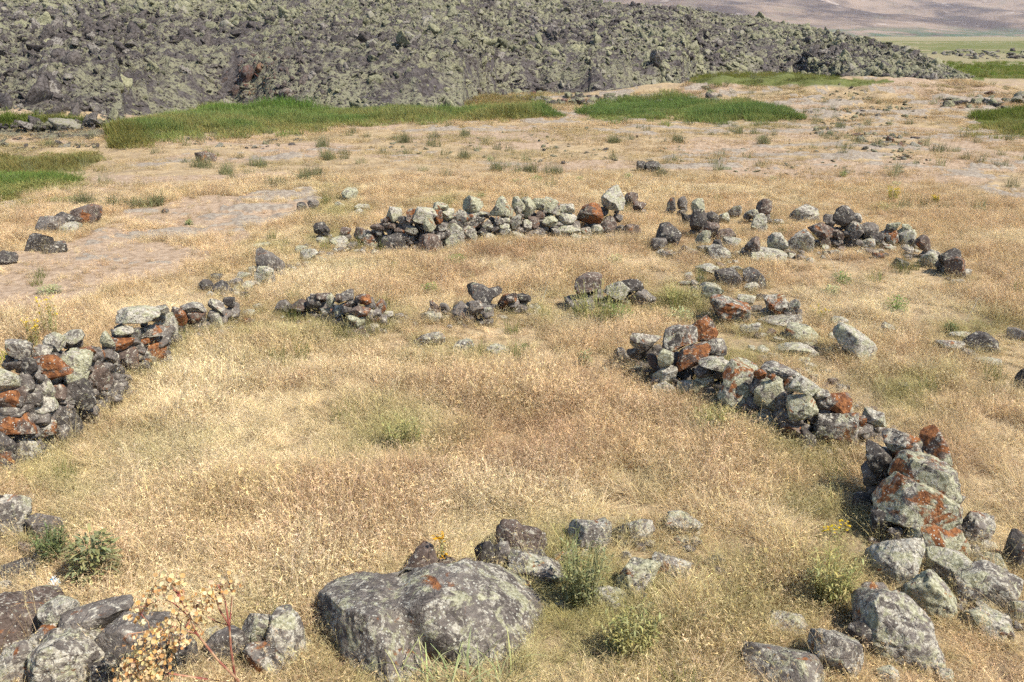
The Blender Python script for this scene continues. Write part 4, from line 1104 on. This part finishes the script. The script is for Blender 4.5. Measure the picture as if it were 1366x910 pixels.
# -- grey-green tufts on the open field and green tufts among the dry grass
x, y = candidates(5200, 3.5, 48, 40, 0.9)
Zs = zones(x, y); ok, near = clear_of_stones(x, y)
far = Zs['d'] > 17.5
olv = blobs(Zs['px'], Zs['py'], OLIVE)
dens = np.where(far, 0.22 * sstep(-0.1, 0.3, fbm2(x / 2.5, y / 2.5, 161, 2)) + 0.05, 0.10 + 0.9 * olv) * (1 - Zs['slab'] * 0.7) * (1 - 0.7 * Zs['gold']) * (1 - 0.8 * Zs['bare'])
_, ly = topx(x, y, H(x, y)); lavab = np.interp(Zs['px'], *zip(*BASE))
keep = ok & (gg.random(len(x)) < dens) & (ly > lavab + 2)
x, y, far = x[keep], y[keep], far[keep]; n = len(x); Zs = zones(x, y)
extra = [(707,230,30),(740,232,20),(660,228,14),(180,276,26),(205,274,20),(150,278,18),(345,222,16),(300,232,18),(270,222,16),(405,240,26),(425,238,24),(440,212,18),(540,190,16),(620,212,16),(430,195,14),(115,272,20),(370,250,20),(620,182,14),(820,190,16),(905,190,14),(980,178,14),(1020,192,14),(1120,172,12)]
ex = [[], [], []]
for (a, b, wpx) in extra:
    for _ in range(5):
        X, Y, Q = ground(a + gg.normal(0, wpx * 0.22), b + gg.normal(0, 0.8)); ex[0].append(float(X)); ex[1].append(float(Y))
x = np.r_[x, ex[0]]; y = np.r_[y, ex[1]]; n2 = len(x)
far = np.r_[far, np.ones(n2 - n, bool)]
c = np.where(far[:, None], np.array([0.235, 0.235, 0.125]), np.array([0.20, 0.215, 0.075])) * np.clip(gg.normal(1, 0.18, n2), 0.6, 1.5)[:, None]
hs = np.where(far, gg.uniform(0.8, 1.5, n2), gg.uniform(0.6, 1.25, n2))
wd = np.where(far, 1.5, 1.0)
gn_scatter('grass_tufts', np.stack([x, y, H(x, y)], 1), np.stack([np.zeros(n2), np.zeros(n2), gg.uniform(0, 6.28, n2)], 1), np.stack([wd, wd, hs], 1), gg.integers(0, len(tuft_protos), n2), c, tuft_coll, 'grey-green grass tufts dotted over the field and enclosure', 'grass tufts')

# -- sedge: the green strips before the lava, the pond edge and the far meadow
SP, SS, SCo = [], [], []
for poly, cnt, hh, ccol in [(SEDGE[0], 4200, 0.46, (0.215, 0.285, 0.09)), (SEDGE[1], 2600, 0.46, (0.195, 0.265, 0.085)), (POND, 900, 0.24, (0.19, 0.26, 0.07)),
                      (WET, 200, 0.22, (0.21, 0.19, 0.07)), (MEADOW[0], 1300, 0.35, (0.20, 0.215, 0.055)), (MEADOW[1], 1000, 0.35, (0.17, 0.21, 0.05)), (MEADOW[2], 900, 0.4, (0.20, 0.25, 0.06)),
                      ([(0,160),(60,160),(120,163),(110,170),(0,168)], 160, 0.5, (0.15, 0.19, 0.045)), ([(150,180),(185,172),(200,195),(150,200)], 160, 0.5, (0.22, 0.21, 0.07)), ([(615,140),(650,128),(730,128),(735,148),(640,149)], 260, 0.3, (0.33, 0.27, 0.12)),
                      ([(270,146),(420,151),(430,160),(270,156)], 200, 0.62, (0.16, 0.25, 0.06))]:
    xs = [p[0] for p in poly]; ys = [p[1] for p in poly]
    a = gg.uniform(max(min(xs), -120), min(max(xs), 1460), cnt * 6); b = gg.uniform(min(ys), max(ys), cnt * 6)
    wb = (fbm2(a / 22, b / 6, 171, 3) * 1.6, fbm2(a / 22, b / 6, 172, 3) * 1.6)
    jm = np.where(gg.random(len(a)) < 0.3, 3.2, 1.0); jt = gg.normal(0, 1, len(a)) * jm, gg.normal(0, 1, len(a)) * jm
    ok = (gg.random(len(a)) < 0.45 + 1.3 * np.clip(fbm2(a / 30, b / 8, 173, 3) + 0.25, 0, 1)) & inpoly(a + 12 * wb[0] + 9 * jt[0], b + 3.5 * wb[1] + 2.4 * jt[1], poly); a, b = a[ok][:cnt], b[ok][:cnt]; edge = ~inpoly(a, b, poly)
    if poly in SEDGE:      # thick in the middle of the strip, thinning out towards both edges
        cnt2 = cnt; xs_ = np.linspace(min(xs), max(xs), 160); ysr = np.linspace(min(ys) - 2, max(ys) + 2, 90)
        top_, bot_ = [], []
        for q_ in xs_:
            ins = inpoly(np.full(90, q_), ysr, poly); top_.append(ysr[ins].min() if ins.any() else np.nan); bot_.append(ysr[ins].max() if ins.any() else np.nan)
        top_, bot_ = np.array(top_), np.array(bot_); g_ = ~np.isnan(top_)
        a = gg.uniform(min(xs) - 12, max(xs) + 12, cnt2 * 3); th_ = np.interp(a, xs_[g_], (bot_ - top_)[g_], 2, 2)
        k_ = gg.random(len(a)) < th_ / np.nanmax(bot_ - top_) + 0.08; a, th_ = a[k_][:cnt2], th_[k_][:cnt2]
        e_ = gg.normal(0, 0.46, len(a)) + 0.5 * fbm2(a / 30, a * 0, 191, 3)
        b = np.interp(a, xs_[g_], ((top_ + bot_) / 2)[g_]) + th_ / 2 * e_
        edge = np.abs(e_) > 0.75 + gg.normal(0, 0.1, len(a))
    X, Y, Q = ground(a, b); m = len(X)
    s = hh * gg.uniform(0.65, 1.2, m) * np.clip(1 + 0.9 * fbm2(X / 2.2, Y / 1.6, 175, 3), 0.35, 1.7)
    SP.append(np.stack([X, Y, Q], 1)); wv = 0.8 + 0.5 * s; SS.append(np.stack([wv, wv, s], 1))
    cc = np.array(ccol) * np.clip(gg.normal(1, 0.13, m), .6, 1.5)[:, None]
    yl = np.clip(fbm2(X / 3, Y / 1.6, 177, 3) * 1.6 + 0.12, 0, 0.75)[:, None]
    yl = np.clip(yl + 0.55 * edge[:, None] * gg.random((m, 1)), 0, .9); SS[-1][:, 2] *= np.where(edge, 0.6, 1.0)
    SCo.append(cc * (1 - yl) + np.array([0.36, 0.32, 0.13]) * yl)
SP, SS, SCo = np.vstack(SP), np.vstack(SS), np.vstack(SCo); m = len(SP)
gn_scatter('sedge', SP, np.stack([gg.normal(0, .06, m), gg.normal(0, .06, m), gg.uniform(0, 6.28, m)], 1), SS, gg.integers(0, len(sedge_protos), m), SCo, sedge_coll, 'bright green sedge in strips along the foot of the lava flow', 'sedge')
# ------------------------------------------------------------------ single plants one can point at
def leaf_mat(name, col, trans=0.3):
    t = NT(name)
    bl = t.attr('shade', 'GEOMETRY'); c = t.mix(1.0, col, bl, 'MULTIPLY')
    d = t.n('ShaderNodeBsdfDiffuse'); tr = t.n('ShaderNodeBsdfTranslucent'); mx_ = t.n('ShaderNodeMixShader')
    t.l(c, d.inputs['Color']); t.l(c, tr.inputs['Color']); mx_.inputs[0].default_value = trans
    t.l(d.outputs[0], mx_.inputs[1]); t.l(tr.outputs[0], mx_.inputs[2]); t.l(mx_.outputs[0], t.out.inputs['Surface'])
    return t.m
LM = {'green': leaf_mat('leaf_green', (0.20, 0.29, 0.09)), 'pale': leaf_mat('leaf_pale_green', (0.42, 0.45, 0.23)), 'olive': leaf_mat('leaf_olive', (0.37, 0.35, 0.15)),
      'grey': leaf_mat('leaf_grey_green', (0.28, 0.285, 0.14)), 'yellow': leaf_mat('flower_yellow', (0.62, 0.44, 0.03)), 'lime': leaf_mat('leaf_yellow_green', (0.33, 0.33, 0.05)),
      'straw': leaf_mat('dry_stalk', (0.55, 0.45, 0.30)), 'white': leaf_mat('bleached_stalk', (0.62, 0.57, 0.47)), 'gold': leaf_mat('flower_golden', (0.55, 0.30, 0.03)),
      'dark': leaf_mat('leaf_dark_green', (0.17, 0.20, 0.09))}
gp = np.random.default_rng(55)
def leaf(rb, p, d, L, w, sh):
    d = d / (np.linalg.norm(d) + 1e-9); sd = np.cross(d, [0.1, 0.2, 1.0]); sd /= np.linalg.norm(sd) + 1e-9
    dn = np.array([0, 0, -0.25 * L])
    rb.strip([p, p + d * L * 0.5, p + d * L + dn], [w * 0.35, w, w * 0.15], sd, sh)
def shade(lo=0.65, hi=1.3): s = gp.uniform(lo, hi); return np.array([s * gp.uniform(.9, 1.15), s, s * gp.uniform(.8, 1.1)])

def plant(name, x, yb, w, h, style, col, label, cat='plant', top=None, n=None, parts=True, group=None):
    gx_, gy_, gz_ = ground(x, yb); m = math.sqrt(float(gx_) ** 2 + float(gy_) ** 2 + (CAMZ - float(gz_)) ** 2) / F
    W, Hh = w * m, h * m
    stem = Ribbons(); lf = Ribbons(); fl = Ribbons()
    if style == 'rosette':
        n = n or int(60 + 7 * w)
        for _ in range(n):
            a = gp.uniform(0, 6.28); rr = W / 2 * math.sqrt(gp.random()) * 0.8
            p = np.array([rr * math.cos(a), rr * math.sin(a) * 0.8, Hh * gp.random() * (1 - 0.6 * (2 * rr / W) ** 2)])
            d = np.array([math.cos(a) + gp.normal(0, .5), math.sin(a) + gp.normal(0, .5), gp.uniform(-0.1, 0.9)])
            leaf(lf, p, d, gp.uniform(0.6, 1.2) * max(0.035, 0.16 * Hh), gp.uniform(0.5, 1.0) * max(0.018, 0.07 * Hh), shade())
        for _ in range(14):
            a = gp.uniform(0, 6.28); t_ = np.array([W / 2 * math.cos(a) * gp.random(), W / 2 * math.sin(a) * gp.random(), Hh * gp.uniform(.5, .95)])
            stem.strip([np.zeros(3), t_ * 0.5, t_], [0.006, 0.005, 0.003], np.array([1.0, 0, 0]), shade(.7, 1.0))
    else:   # wispy: many upright stems with narrow leaves
        n = n or int(13 + 0.9 * w)
        for _ in range(n):
            a = gp.uniform(0, 6.28); rr = W / 2 * math.sqrt(gp.random()) * 0.55
            b0 = np.array([rr * math.cos(a), rr * math.sin(a) * 0.7, 0.0]); out = np.array([math.cos(a) * 0.3 * W * gp.random(), math.sin(a) * 0.3 * W * gp.random(), Hh * gp.uniform(.55, 1.05)])
            tp = b0 + out
            stem.strip([b0, b0 + out * 0.5, tp], [0.006, 0.005, 0.003], np.array([math.cos(a + 1.5), math.sin(a + 1.5), 0]), shade(.7, 1.1))
            for _ in range(9):
                s = gp.uniform(0.2, 1.0); p = b0 + out * s
                d = np.array([gp.normal(), gp.normal(), gp.uniform(0.1, 1.2)])
                leaf(lf, p, d, gp.uniform(0.025, 0.06), gp.uniform(0.006, 0.012), shade())
            if top:
                for _ in range(5): leaf(fl, tp + gp.normal(0, 0.012, 3), np.array([gp.normal(), gp.normal(), 0.5]), 0.022, 0.018, shade(.8, 1.2))
    loc = (float(gx_), float(gy_), float(gz_))
    big = w * h > 500
    if not big or not parts:
        r = Ribbons()
        for q in (stem, lf):
            b = len(r.v); r.v += q.v; r.c += q.c; r.f += [tuple(i + b for i in f) for f in q.f]
        o = r.build(name, LM[col], link=True, loc=loc)
        if top and fl.v:
            fo = fl.build('flowers', LM[top], link=True, parent=o)
    else:
        o = empty(name, loc)
        stem.build('stems', LM[col], link=True, parent=o); lf.build('leaves', LM[col], link=True, parent=o)
        if top and fl.v: fl.build('flowers', LM[top], link=True, parent=o)
    return tag(o, label, cat, group)

PL = [
 ('leafy_plant',607,353,38,15,'rosette','green','low bright green leafy plant in front of the back wall'),
 ('leafy_plant',574,391,28,15,'rosette','green','small green plant above the heart-shaped boulder heap'),
 ('leafy_plant',527,360,18,13,'rosette','green','small green plant in front of the dark craggy back wall stone'),
 ('leafy_plant',1195,415,38,20,'rosette','green','round green plant alone in the right-hand straw grass'),
 ('leafy_plant',1122,378,30,16,'rosette','green','green plant with dry stalks below the tumbled wall'),
 ('leafy_plant',1108,393,28,13,'rosette','pale','pale cream-green plant just below the one with dry stalks'),
 ('leafy_plant',780,488,24,24,'rosette','grey','upright green plant alone left of the right wall tip'),
 ('leafy_plant',1268,446,20,18,'rosette','dark','dark green plant over the right edge stone cluster'),
 ('flowering_plant',1190,268,18,17,'wispy','lime','yellow-green flowering plant on the field behind the tumbled wall','yellow'),
 ('flowering_plant',1247,271,10,9,'wispy','lime','tiny yellow-green plant right of the larger flowering one','yellow'),
 ('leafy_plant',1180,280,46,10,'rosette','olive','spreading olive plant below the yellow-green flowering plant'),
 ('leafy_plant',642,266,13,9,'rosette','green','tiny green plant on reddish ground behind the back wall'),
 ('leafy_plant',688,246,18,8,'rosette','green','left one of two bright green plants behind the back wall'),
 ('leafy_plant',714,244,28,10,'rosette','green','right one of two bright green plants behind the back wall'),
 ('leafy_plant',653,216,14,9,'rosette','pale','pale green plant in the middle of the stony flat'),
 ('leafy_plant',773,242,14,7,'rosette','green','small green plant left of the split black block'),
 ('leafy_plant',838,239,17,8,'rosette','green','green plant just below the split black block'),
 ('leafy_plant',97,270,24,9,'rosette','pale','larger pale green plant of the left grassy slope'),
 ('leafy_plant',76,271,18,7,'rosette','pale','smaller pale green plant of the left grassy slope'),
 ('leafy_plant',252,300,12,6,'rosette','green','bright green plant on bare ground behind the left wall'),
 ('leafy_plant',66,391,34,10,'rosette','pale','pale plant on the bare path behind the left wall'),
 ('leafy_plant',1125,236,12,9,'rosette','green','green plant on the right stony flat nearest the back wall'),
 ('leafy_plant',1220,222,14,9,'rosette','grey','grey-green plant on the right stony flat near the hummock'),
 ('leafy_plant',1195,249,16,8,'rosette','pale','pale plant on the right flat above the yellow-green one'),
 ('leafy_plant',1030,241,12,6,'rosette','pale','little pale plant between black block and right flat'),
 ('leafy_plant',820,352,26,14,'rosette','pale','pale green plant right of the yard middle near the back wall'),
 ('leafy_plant',822,424,56,20,'rosette','green','creeping green plant at the foot of the pale lumpy heap stone'),
 ('leafy_plant',905,430,50,20,'rosette','pale','pale green plant between the heap and the right wall tip'),
 ('leafy_plant',700,466,10,8,'rosette','green','tiny green plant beside the sunken flat stone'),
 ('leafy_bush',130,778,64,74,'rosette','grey','dark green leafy weed above the near left wall'),
 ('leafy_bush',72,752,52,44,'wispy','dark','sparse dark weed left of the leafy weed above near left wall'),
 ('weed',775,812,72,100,'wispy','grey','tall grey-green weed right of the huge crusted boulder'),
 ('weed',840,880,80,70,'wispy','olive','green weed at the bottom right of the huge boulder'),
 ('wispy_bush',800,432,100,52,'wispy','olive','wispy olive bush growing over the heap of purplish block'),
 ('wispy_bush',905,408,60,28,'wispy','olive','low olive bush between the plain grey slab and mint slab'),
 ('wispy_bush',538,604,62,54,'wispy','olive','olive bush alone in the middle of the enclosure grass'),
 ('wispy_bush',1108,808,70,72,'wispy','olive','large olive bush left of the bottom right boulders'),
 ('wispy_bush',950,580,56,40,'wispy','olive','olive bush below the tall mint and rust stone'),
 ('wispy_bush',16,496,36,30,'wispy','lime','yellow-green bush on top of the left wall'),
 ('tall_weed',70,450,24,46,'wispy','olive','tall yellowish weed standing behind the left wall','yellow'),
 ('tall_weed',48,462,20,32,'wispy','olive','shorter yellowish weed behind the left wall','yellow'),
 ('flowering_weed',1115,720,34,24,'wispy','olive','yellow-flowered weed beside the right pile','yellow'),
 ('flowering_weed',1095,425,28,16,'wispy','olive','yellow-flowered weed right of the jagged rust-topped stone','yellow'),
 ('flowering_weed',590,775,18,66,'wispy','olive','golden-flowered weed behind the huge crusted boulder','gold'),
 ('leafy_plant',1190,330,16,8,'rosette','olive','dull plant at the foot of the rust-spotted wall stone'),
]
for p in PL:
    nn = 16 if p[0] in ('tall_weed',) else 7 if 'flowering_weed' == p[0] else None
    plant(p[0], p[1], p[2], p[3], p[4], p[5], p[6], p[7], 'bush' if 'bush' in p[0] else 'weed' if 'weed' in p[0] else 'plant', p[8] if len(p) > 8 else None, nn)

# bleached dry stalks
def stalks(x, yb, lines, label, name='dry_stalk', wid=0.007):
    gx_, gy_, gz_ = ground(x, yb); gd = math.hypot(float(gx_), float(gy_)); rb = Ribbons(); o0 = np.array([float(gx_), float(gy_), float(gz_)])
    for (a, b, c, d) in lines:
        p0 = at_dist(a, b, gd) - o0; p1 = at_dist(c, d, gd + gp.uniform(-0.1, 0.1)) - o0
        mid = (p0 + p1) / 2 + gp.normal(0, 0.02, 3)
        rb.strip([p0, mid, p1], [wid, wid * 0.8, wid * 0.5], np.array([0.9, 0, 0.4]), shade(.9, 1.15))
        rb.strip([p0, mid, p1], [wid, wid * 0.8, wid * 0.5], np.array([0, 0.9, 0.4]), shade(.9, 1.15))
    return tag(rb.build(name, LM['white'], link=True, loc=o0), label, 'dry stalk')
stalks(1290, 436, [(1282,436,1299,411),(1299,411,1308,396)], 'white bleached stalk leaning over the right edge stones')
stalks(1120, 372, [(1115,372,1138,336),(1118,372,1100,330),(1122,372,1150,346),(1117,370,1128,326)], 'bleached stalks rising from the green plant below the tumbled wall')
stalks(1058, 410, [(1060,408,1076,386),(1058,408,1068,392),(1062,405,1082,380)], 'pale twigs on the jagged rust-topped stone')
stalks(722, 402, [(720,402,731,366),(722,402,728,364),(724,402,733,372)], 'upright pale stalks right of the heart heap')
stalks(588, 384, [(584,384,588,364),(588,384,594,368),(590,384,582,370)], 'pale stalks above the small plant in mid enclosure')
stalks(1190, 470, [(1180,470,1210,478),(1190,472,1216,460),(1200,476,1190,456)], 'fallen pale twigs beside the tiny stone in right straw grass')
stalks(1105, 350, [(1104,364,1102,330),(1112,364,1120,336)], 'thin grey stalks below the dark brown flat-topped boulder')

# green and yellow blades in front of the huge boulder
rb = Ribbons(); X0 = ground(605, 912); o0 = np.array([float(v) for v in X0])
for _ in range(90):
    b = np.array([gp.uniform(-.28, .30), gp.uniform(-.14, .10), 0.0]); 
    blade(rb, gp, b, gp.uniform(.12, .28), abs(gp.normal(0.4, .4)), gp.uniform(.5, 1.5), gp.uniform(.006, .011), shade(.5, 1.2), 4)
tag(rb.build('grass_clump', LM['pale'], link=True, loc=o0), 'yellow-green broad grass blades against the huge crusted boulder', 'grass')

# ------------------------------------------------------------------ the dry flowering plant in the lower left corner
def tube(bm, pts, r0, r1, seg=7):
    rings = []
    for i, p in enumerate(pts):
        p = Vector(p); d = (Vector(pts[min(i + 1, len(pts) - 1)]) - Vector(pts[max(i - 1, 0)])).normalized()
        a = d.orthogonal().normalized(); b = d.cross(a); r = r0 + (r1 - r0) * i / max(1, len(pts) - 1)
        rings.append([bm.verts.new(p + a * math.cos(2 * math.pi * k / seg) * r + b * math.sin(2 * math.pi * k / seg) * r) for k in range(seg)])
    for A_, B_ in zip(rings, rings[1:]):
        for k in range(seg): bm.faces.new((A_[k], A_[(k + 1) % seg], B_[(k + 1) % seg], B_[k]))
    bm.faces.new(rings[0][::-1]); bm.faces.new(rings[-1])
def bm_obj(name, bm, mat, parent=None):
    me = bpy.data.meshes.new(name); bm.to_mesh(me); bm.free(); me.materials.append(mat)
    me.polygons.foreach_set('use_smooth', np.ones(len(me.polygons), bool))
    o = bpy.data.objects.new(name, me); COL.objects.link(o)
    if parent: o.parent = parent
    return o
t = NT('dry_stem_red'); P_ = t.n('ShaderNodeTexCoord').outputs['Object']
mat_stem = t.principled(t.mix(t.step(t.noise(P_, 14, 3), .4, .6), (0.42, 0.26, 0.15), (0.25, 0.075, 0.055)), 0.7)
t = NT('dry_bract_cream'); P_ = t.n('ShaderNodeTexCoord').outputs['Object']
mat_bract = leaf_mat('dry_bract_cream', (0.70, 0.57, 0.33), 0.35)
mat_bract2 = leaf_mat('dry_bract_amber', (0.60, 0.36, 0.15), 0.35)
gx_, gy_, gz_ = ground(318, 930); gd0 = math.hypot(float(gx_), float(gy_)) - 0.12
root = empty('dry_plant', (float(gx_), float(gy_), float(gz_)))
tag(root, 'dried plant with cream disc flowers on reddish stems at the lower left', 'dry plant')
ro = np.array([float(gx_), float(gy_), float(gz_)])
def PT(a, b, dd=0.0): return at_dist(a, b, gd0 + dd) - ro
base_pt = np.array([0.0, 0.0, -0.02])
mains = [[(318,908),(290,880),(262,845),(250,815),(238,795)], [(312,893),(308,865),(306,835),(300,800)], [(318,912),(270,905),(225,898),(190,880)]]
stem_tips = []
for ms in mains:
    bm = bmesh.new(); pts = [base_pt] + [PT(a, b, gp.normal(0, .02)) for a, b in ms]
    tube(bm, pts, 0.0065, 0.004); bm_obj('stem', bm, mat_stem, root)
subs = [((262,845),[(255,825),(232,805),(215,798)]),((250,815),[(238,790),(225,785),(205,788)]),((262,845),[(240,840),(200,842),(170,846)]),((306,835),[(292,812),(287,795),(282,792)]),((306,835),[(308,815),(310,790),(316,770)]),((306,835),[(290,830),(275,822)]),
        ((250,815),[(262,808),(268,798)]),((250,815),[(246,800),(244,785)]),((238,795),[(228,778),(232,775)]),((225,898),[(212,880),(205,868)]),((190,880),[(180,885),(175,900)]),((255,825),[(240,848),(240,858)]),((300,800),[(296,790),(290,780)])]
bm = bmesh.new()
for s, ps in subs: tube(bm, [PT(*s)] + [PT(a, b, gp.normal(0, .04)) for a, b in ps], 0.0045, 0.0022, 5)
bm_obj('branch', bm, mat_stem, root)
heads = [(190,200,1),(150,290,1.3),(120,340,1),(270,160,1),(320,155,1),(370,280,1.2),(330,370,1.4),(430,390,1),(480,290,.9),(510,230,1),(560,220,.8),(600,160,1),(635,175,.8),(340,500,.9),(250,600,.9),(180,580,1.2),(90,620,1.2),(50,690,1.2),(150,640,1.4),(200,660,1.2),(130,490,1),(180,440,.8),(230,480,1),(280,440,1.1),(360,460,.8),(220,210,1),(400,330,1.0),(300,410,1.1),(160,560,1.1),(110,690,1.3),(60,600,.8),(440,300,.8),(500,190,.5),(120,690,1.2),(180,700,1.2)]
for (a, b, sz) in heads:
    rb, rb2 = Ribbons(), Ribbons()
    cpt = PT(160 + a / 4.27, 740 + b / 4.27, gp.normal(0, .06))
    for _ in range(int(24 * sz)):
        p = cpt + gp.normal(0, 0.024, 3) * np.array([1.2, 1.2, 0.9]) * sz
        rb_ = rb; amber = gp.random() > 0.68
        nrm = np.array([gp.normal(0, .7), gp.normal(-.5, .6), gp.uniform(.1, 1.0)]); nrm /= np.linalg.norm(nrm)
        u = np.cross(nrm, [0.3, 0.1, 1.0]); u /= np.linalg.norm(u); w_ = np.cross(nrm, u); r = gp.uniform(0.007, 0.0125)
        sh = shade(.75, 1.2) * (np.array([.85, .62, .45]) if amber else 1)
        k0 = len(rb_.v)
        for q_ in range(8):
            th = q_ * math.pi / 4; rb_.v.append(p + r * (u * math.cos(th) + w_ * math.sin(th)) * (1 if q_ % 2 else .86) + nrm * 0.0015 * (q_ % 2)); rb_.c.append(sh)
        rb_.v.append(p - nrm * 0.003); rb_.c.append(sh * 0.85)
        for q_ in range(8): rb_.f.append((k0 + q_, k0 + (q_ + 1) % 8, k0 + 8, k0 + 8))
    for q_, mm in ((rb, mat_bract), (rb2, mat_bract2)):
        if q_.v:
            fcs = [(f[0], f[1], f[2]) for f in q_.f]
            ob = mesh_obj('flower_head', np.array(q_.v), np.array(fcs), mm, parent=root, smooth=False); setattr_color(ob, 'shade', np.array(q_.c))

nodes_ = [PT(a, b) for ms in mains for a, b in ms] + [PT(a, b) for s_, ps in subs for a, b in ps]
bm = bmesh.new()
for (a, b, sz) in heads:
    c_ = PT(160 + a / 4.27, 740 + b / 4.27); nn_ = min(nodes_, key=lambda q: np.linalg.norm(q - c_))
    tube(bm, [nn_, (nn_ + c_) / 2 + gp.normal(0, .008, 3), c_], 0.0028, 0.0016, 5)
    for _ in range(5):
        e_ = c_ + gp.normal(0, .022, 3) * sz; tube(bm, [c_, (c_ + e_) / 2, e_], 0.0016, 0.001, 4)
bm_obj('twig', bm, mat_stem, root)

# scrap of litter
t = NT('litter_plastic'); P_ = t.n('ShaderNodeTexCoord').outputs['Object']
ml = t.principled(t.mix(t.step(t.noise(P_, 28, 2), .48, .52), (0.75, 0.78, 0.8), (0.10, 0.36, 0.55)), 0.4, None, 0.5)
X0 = ground(75, 784); bm = bmesh.new()
bmesh.ops.create_icosphere(bm, subdivisions=4, radius=1)
for v in bm.verts:
    k = 1 + 0.35 * math.sin(v.co.x * 7 + v.co.y * 5) * math.cos(v.co.z * 6 + v.co.x * 3)
    v.co = Vector((v.co.x * 0.028 * k, v.co.y * 0.02 * k, 0.035 + v.co.z * 0.034 * k))
o = bm_obj('litter', bm, ml); o.location = [float(v) for v in X0]
tag(o, 'crumpled white and blue plastic scrap on bare soil at the lower left', 'litter')

# ------------------------------------------------------------------ haze, light, camera
SUN_EL, SUN_AZ = R(52), R(122)      # azimuth clockwise from straight ahead: to the right and somewhat behind
sd = Vector((math.sin(SUN_AZ) * math.cos(SUN_EL), math.cos(SUN_AZ) * math.cos(SUN_EL), math.sin(SUN_EL)))
L = bpy.data.lights.new('sun', 'SUN'); L.energy = 4.8; L.angle = R(0.5); L.color = (1.0, 0.95, 0.87)
lo = bpy.data.objects.new('sun', L); COL.objects.link(lo); lo.rotation_euler = sd.to_track_quat('Z', 'Y').to_euler()
w = bpy.data.worlds.new('World'); scene.world = w; w.use_nodes = True
nt = w.node_tree; nt.nodes.clear()
sky = nt.nodes.new('ShaderNodeTexSky'); sky.sky_type = 'NISHITA'; sky.sun_disc = False
sky.sun_elevation = SUN_EL; sky.sun_rotation = SUN_AZ; sky.altitude = 1700; sky.air_density = 1.0; sky.dust_density = 1.2
bg = nt.nodes.new('ShaderNodeBackground'); bg.inputs[1].default_value = 0.14
wo = nt.nodes.new('ShaderNodeOutputWorld'); nt.links.new(sky.outputs[0], bg.inputs[0]); nt.links.new(bg.outputs[0], wo.inputs[0])

HAZE = True
if HAZE:
    t = NT('haze_air'); pv = t.n('ShaderNodeVolumePrincipled'); pv.inputs['Color'].default_value = (0.80, 0.84, 0.95, 1); pv.inputs['Density'].default_value = HAZE_DENSITY
    t.l(pv.outputs[0], t.out.inputs['Volume'])
    bm = bmesh.new(); bmesh.ops.create_cube(bm, size=1.0)
    for v in bm.verts: v.co = Vector((v.co.x * 24000, v.co.y * 24000, 380 + v.co.z * 800))
    o = bm_obj('haze', bm, t.m); tag(o, kind='stuff')
    o.display_type = 'WIRE'

cam = bpy.data.cameras.new('camera'); cam.sensor_width = 36; cam.lens = 36 * F / 1366; cam.clip_end = 40000; cam.clip_start = 0.05
co = bpy.data.objects.new('camera', cam); COL.objects.link(co); co.location = (0, 0, CAMZ); co.rotation_euler = (math.pi / 2 - TILT, 0, 0)
scene.camera = co
scene.render.engine = 'CYCLES'
scene.view_settings.view_transform = 'Standard'; scene.view_settings.look = 'None'; scene.view_settings.gamma = 1.0; scene.view_settings.exposure = EXPOSURE
scene.cycles.use_denoising = False
try: scene.cycles.denoiser = 'OPENIMAGEDENOISE'
except Exception: pass
scene.cycles.max_bounces = 4; scene.cycles.diffuse_bounces = 2; scene.cycles.transmission_bounces = 3; scene.cycles.volume_bounces = 0; scene.cycles.transparent_max_bounces = 4
scene.cycles.use_adaptive_sampling = True; scene.cycles.adaptive_threshold = 0.045
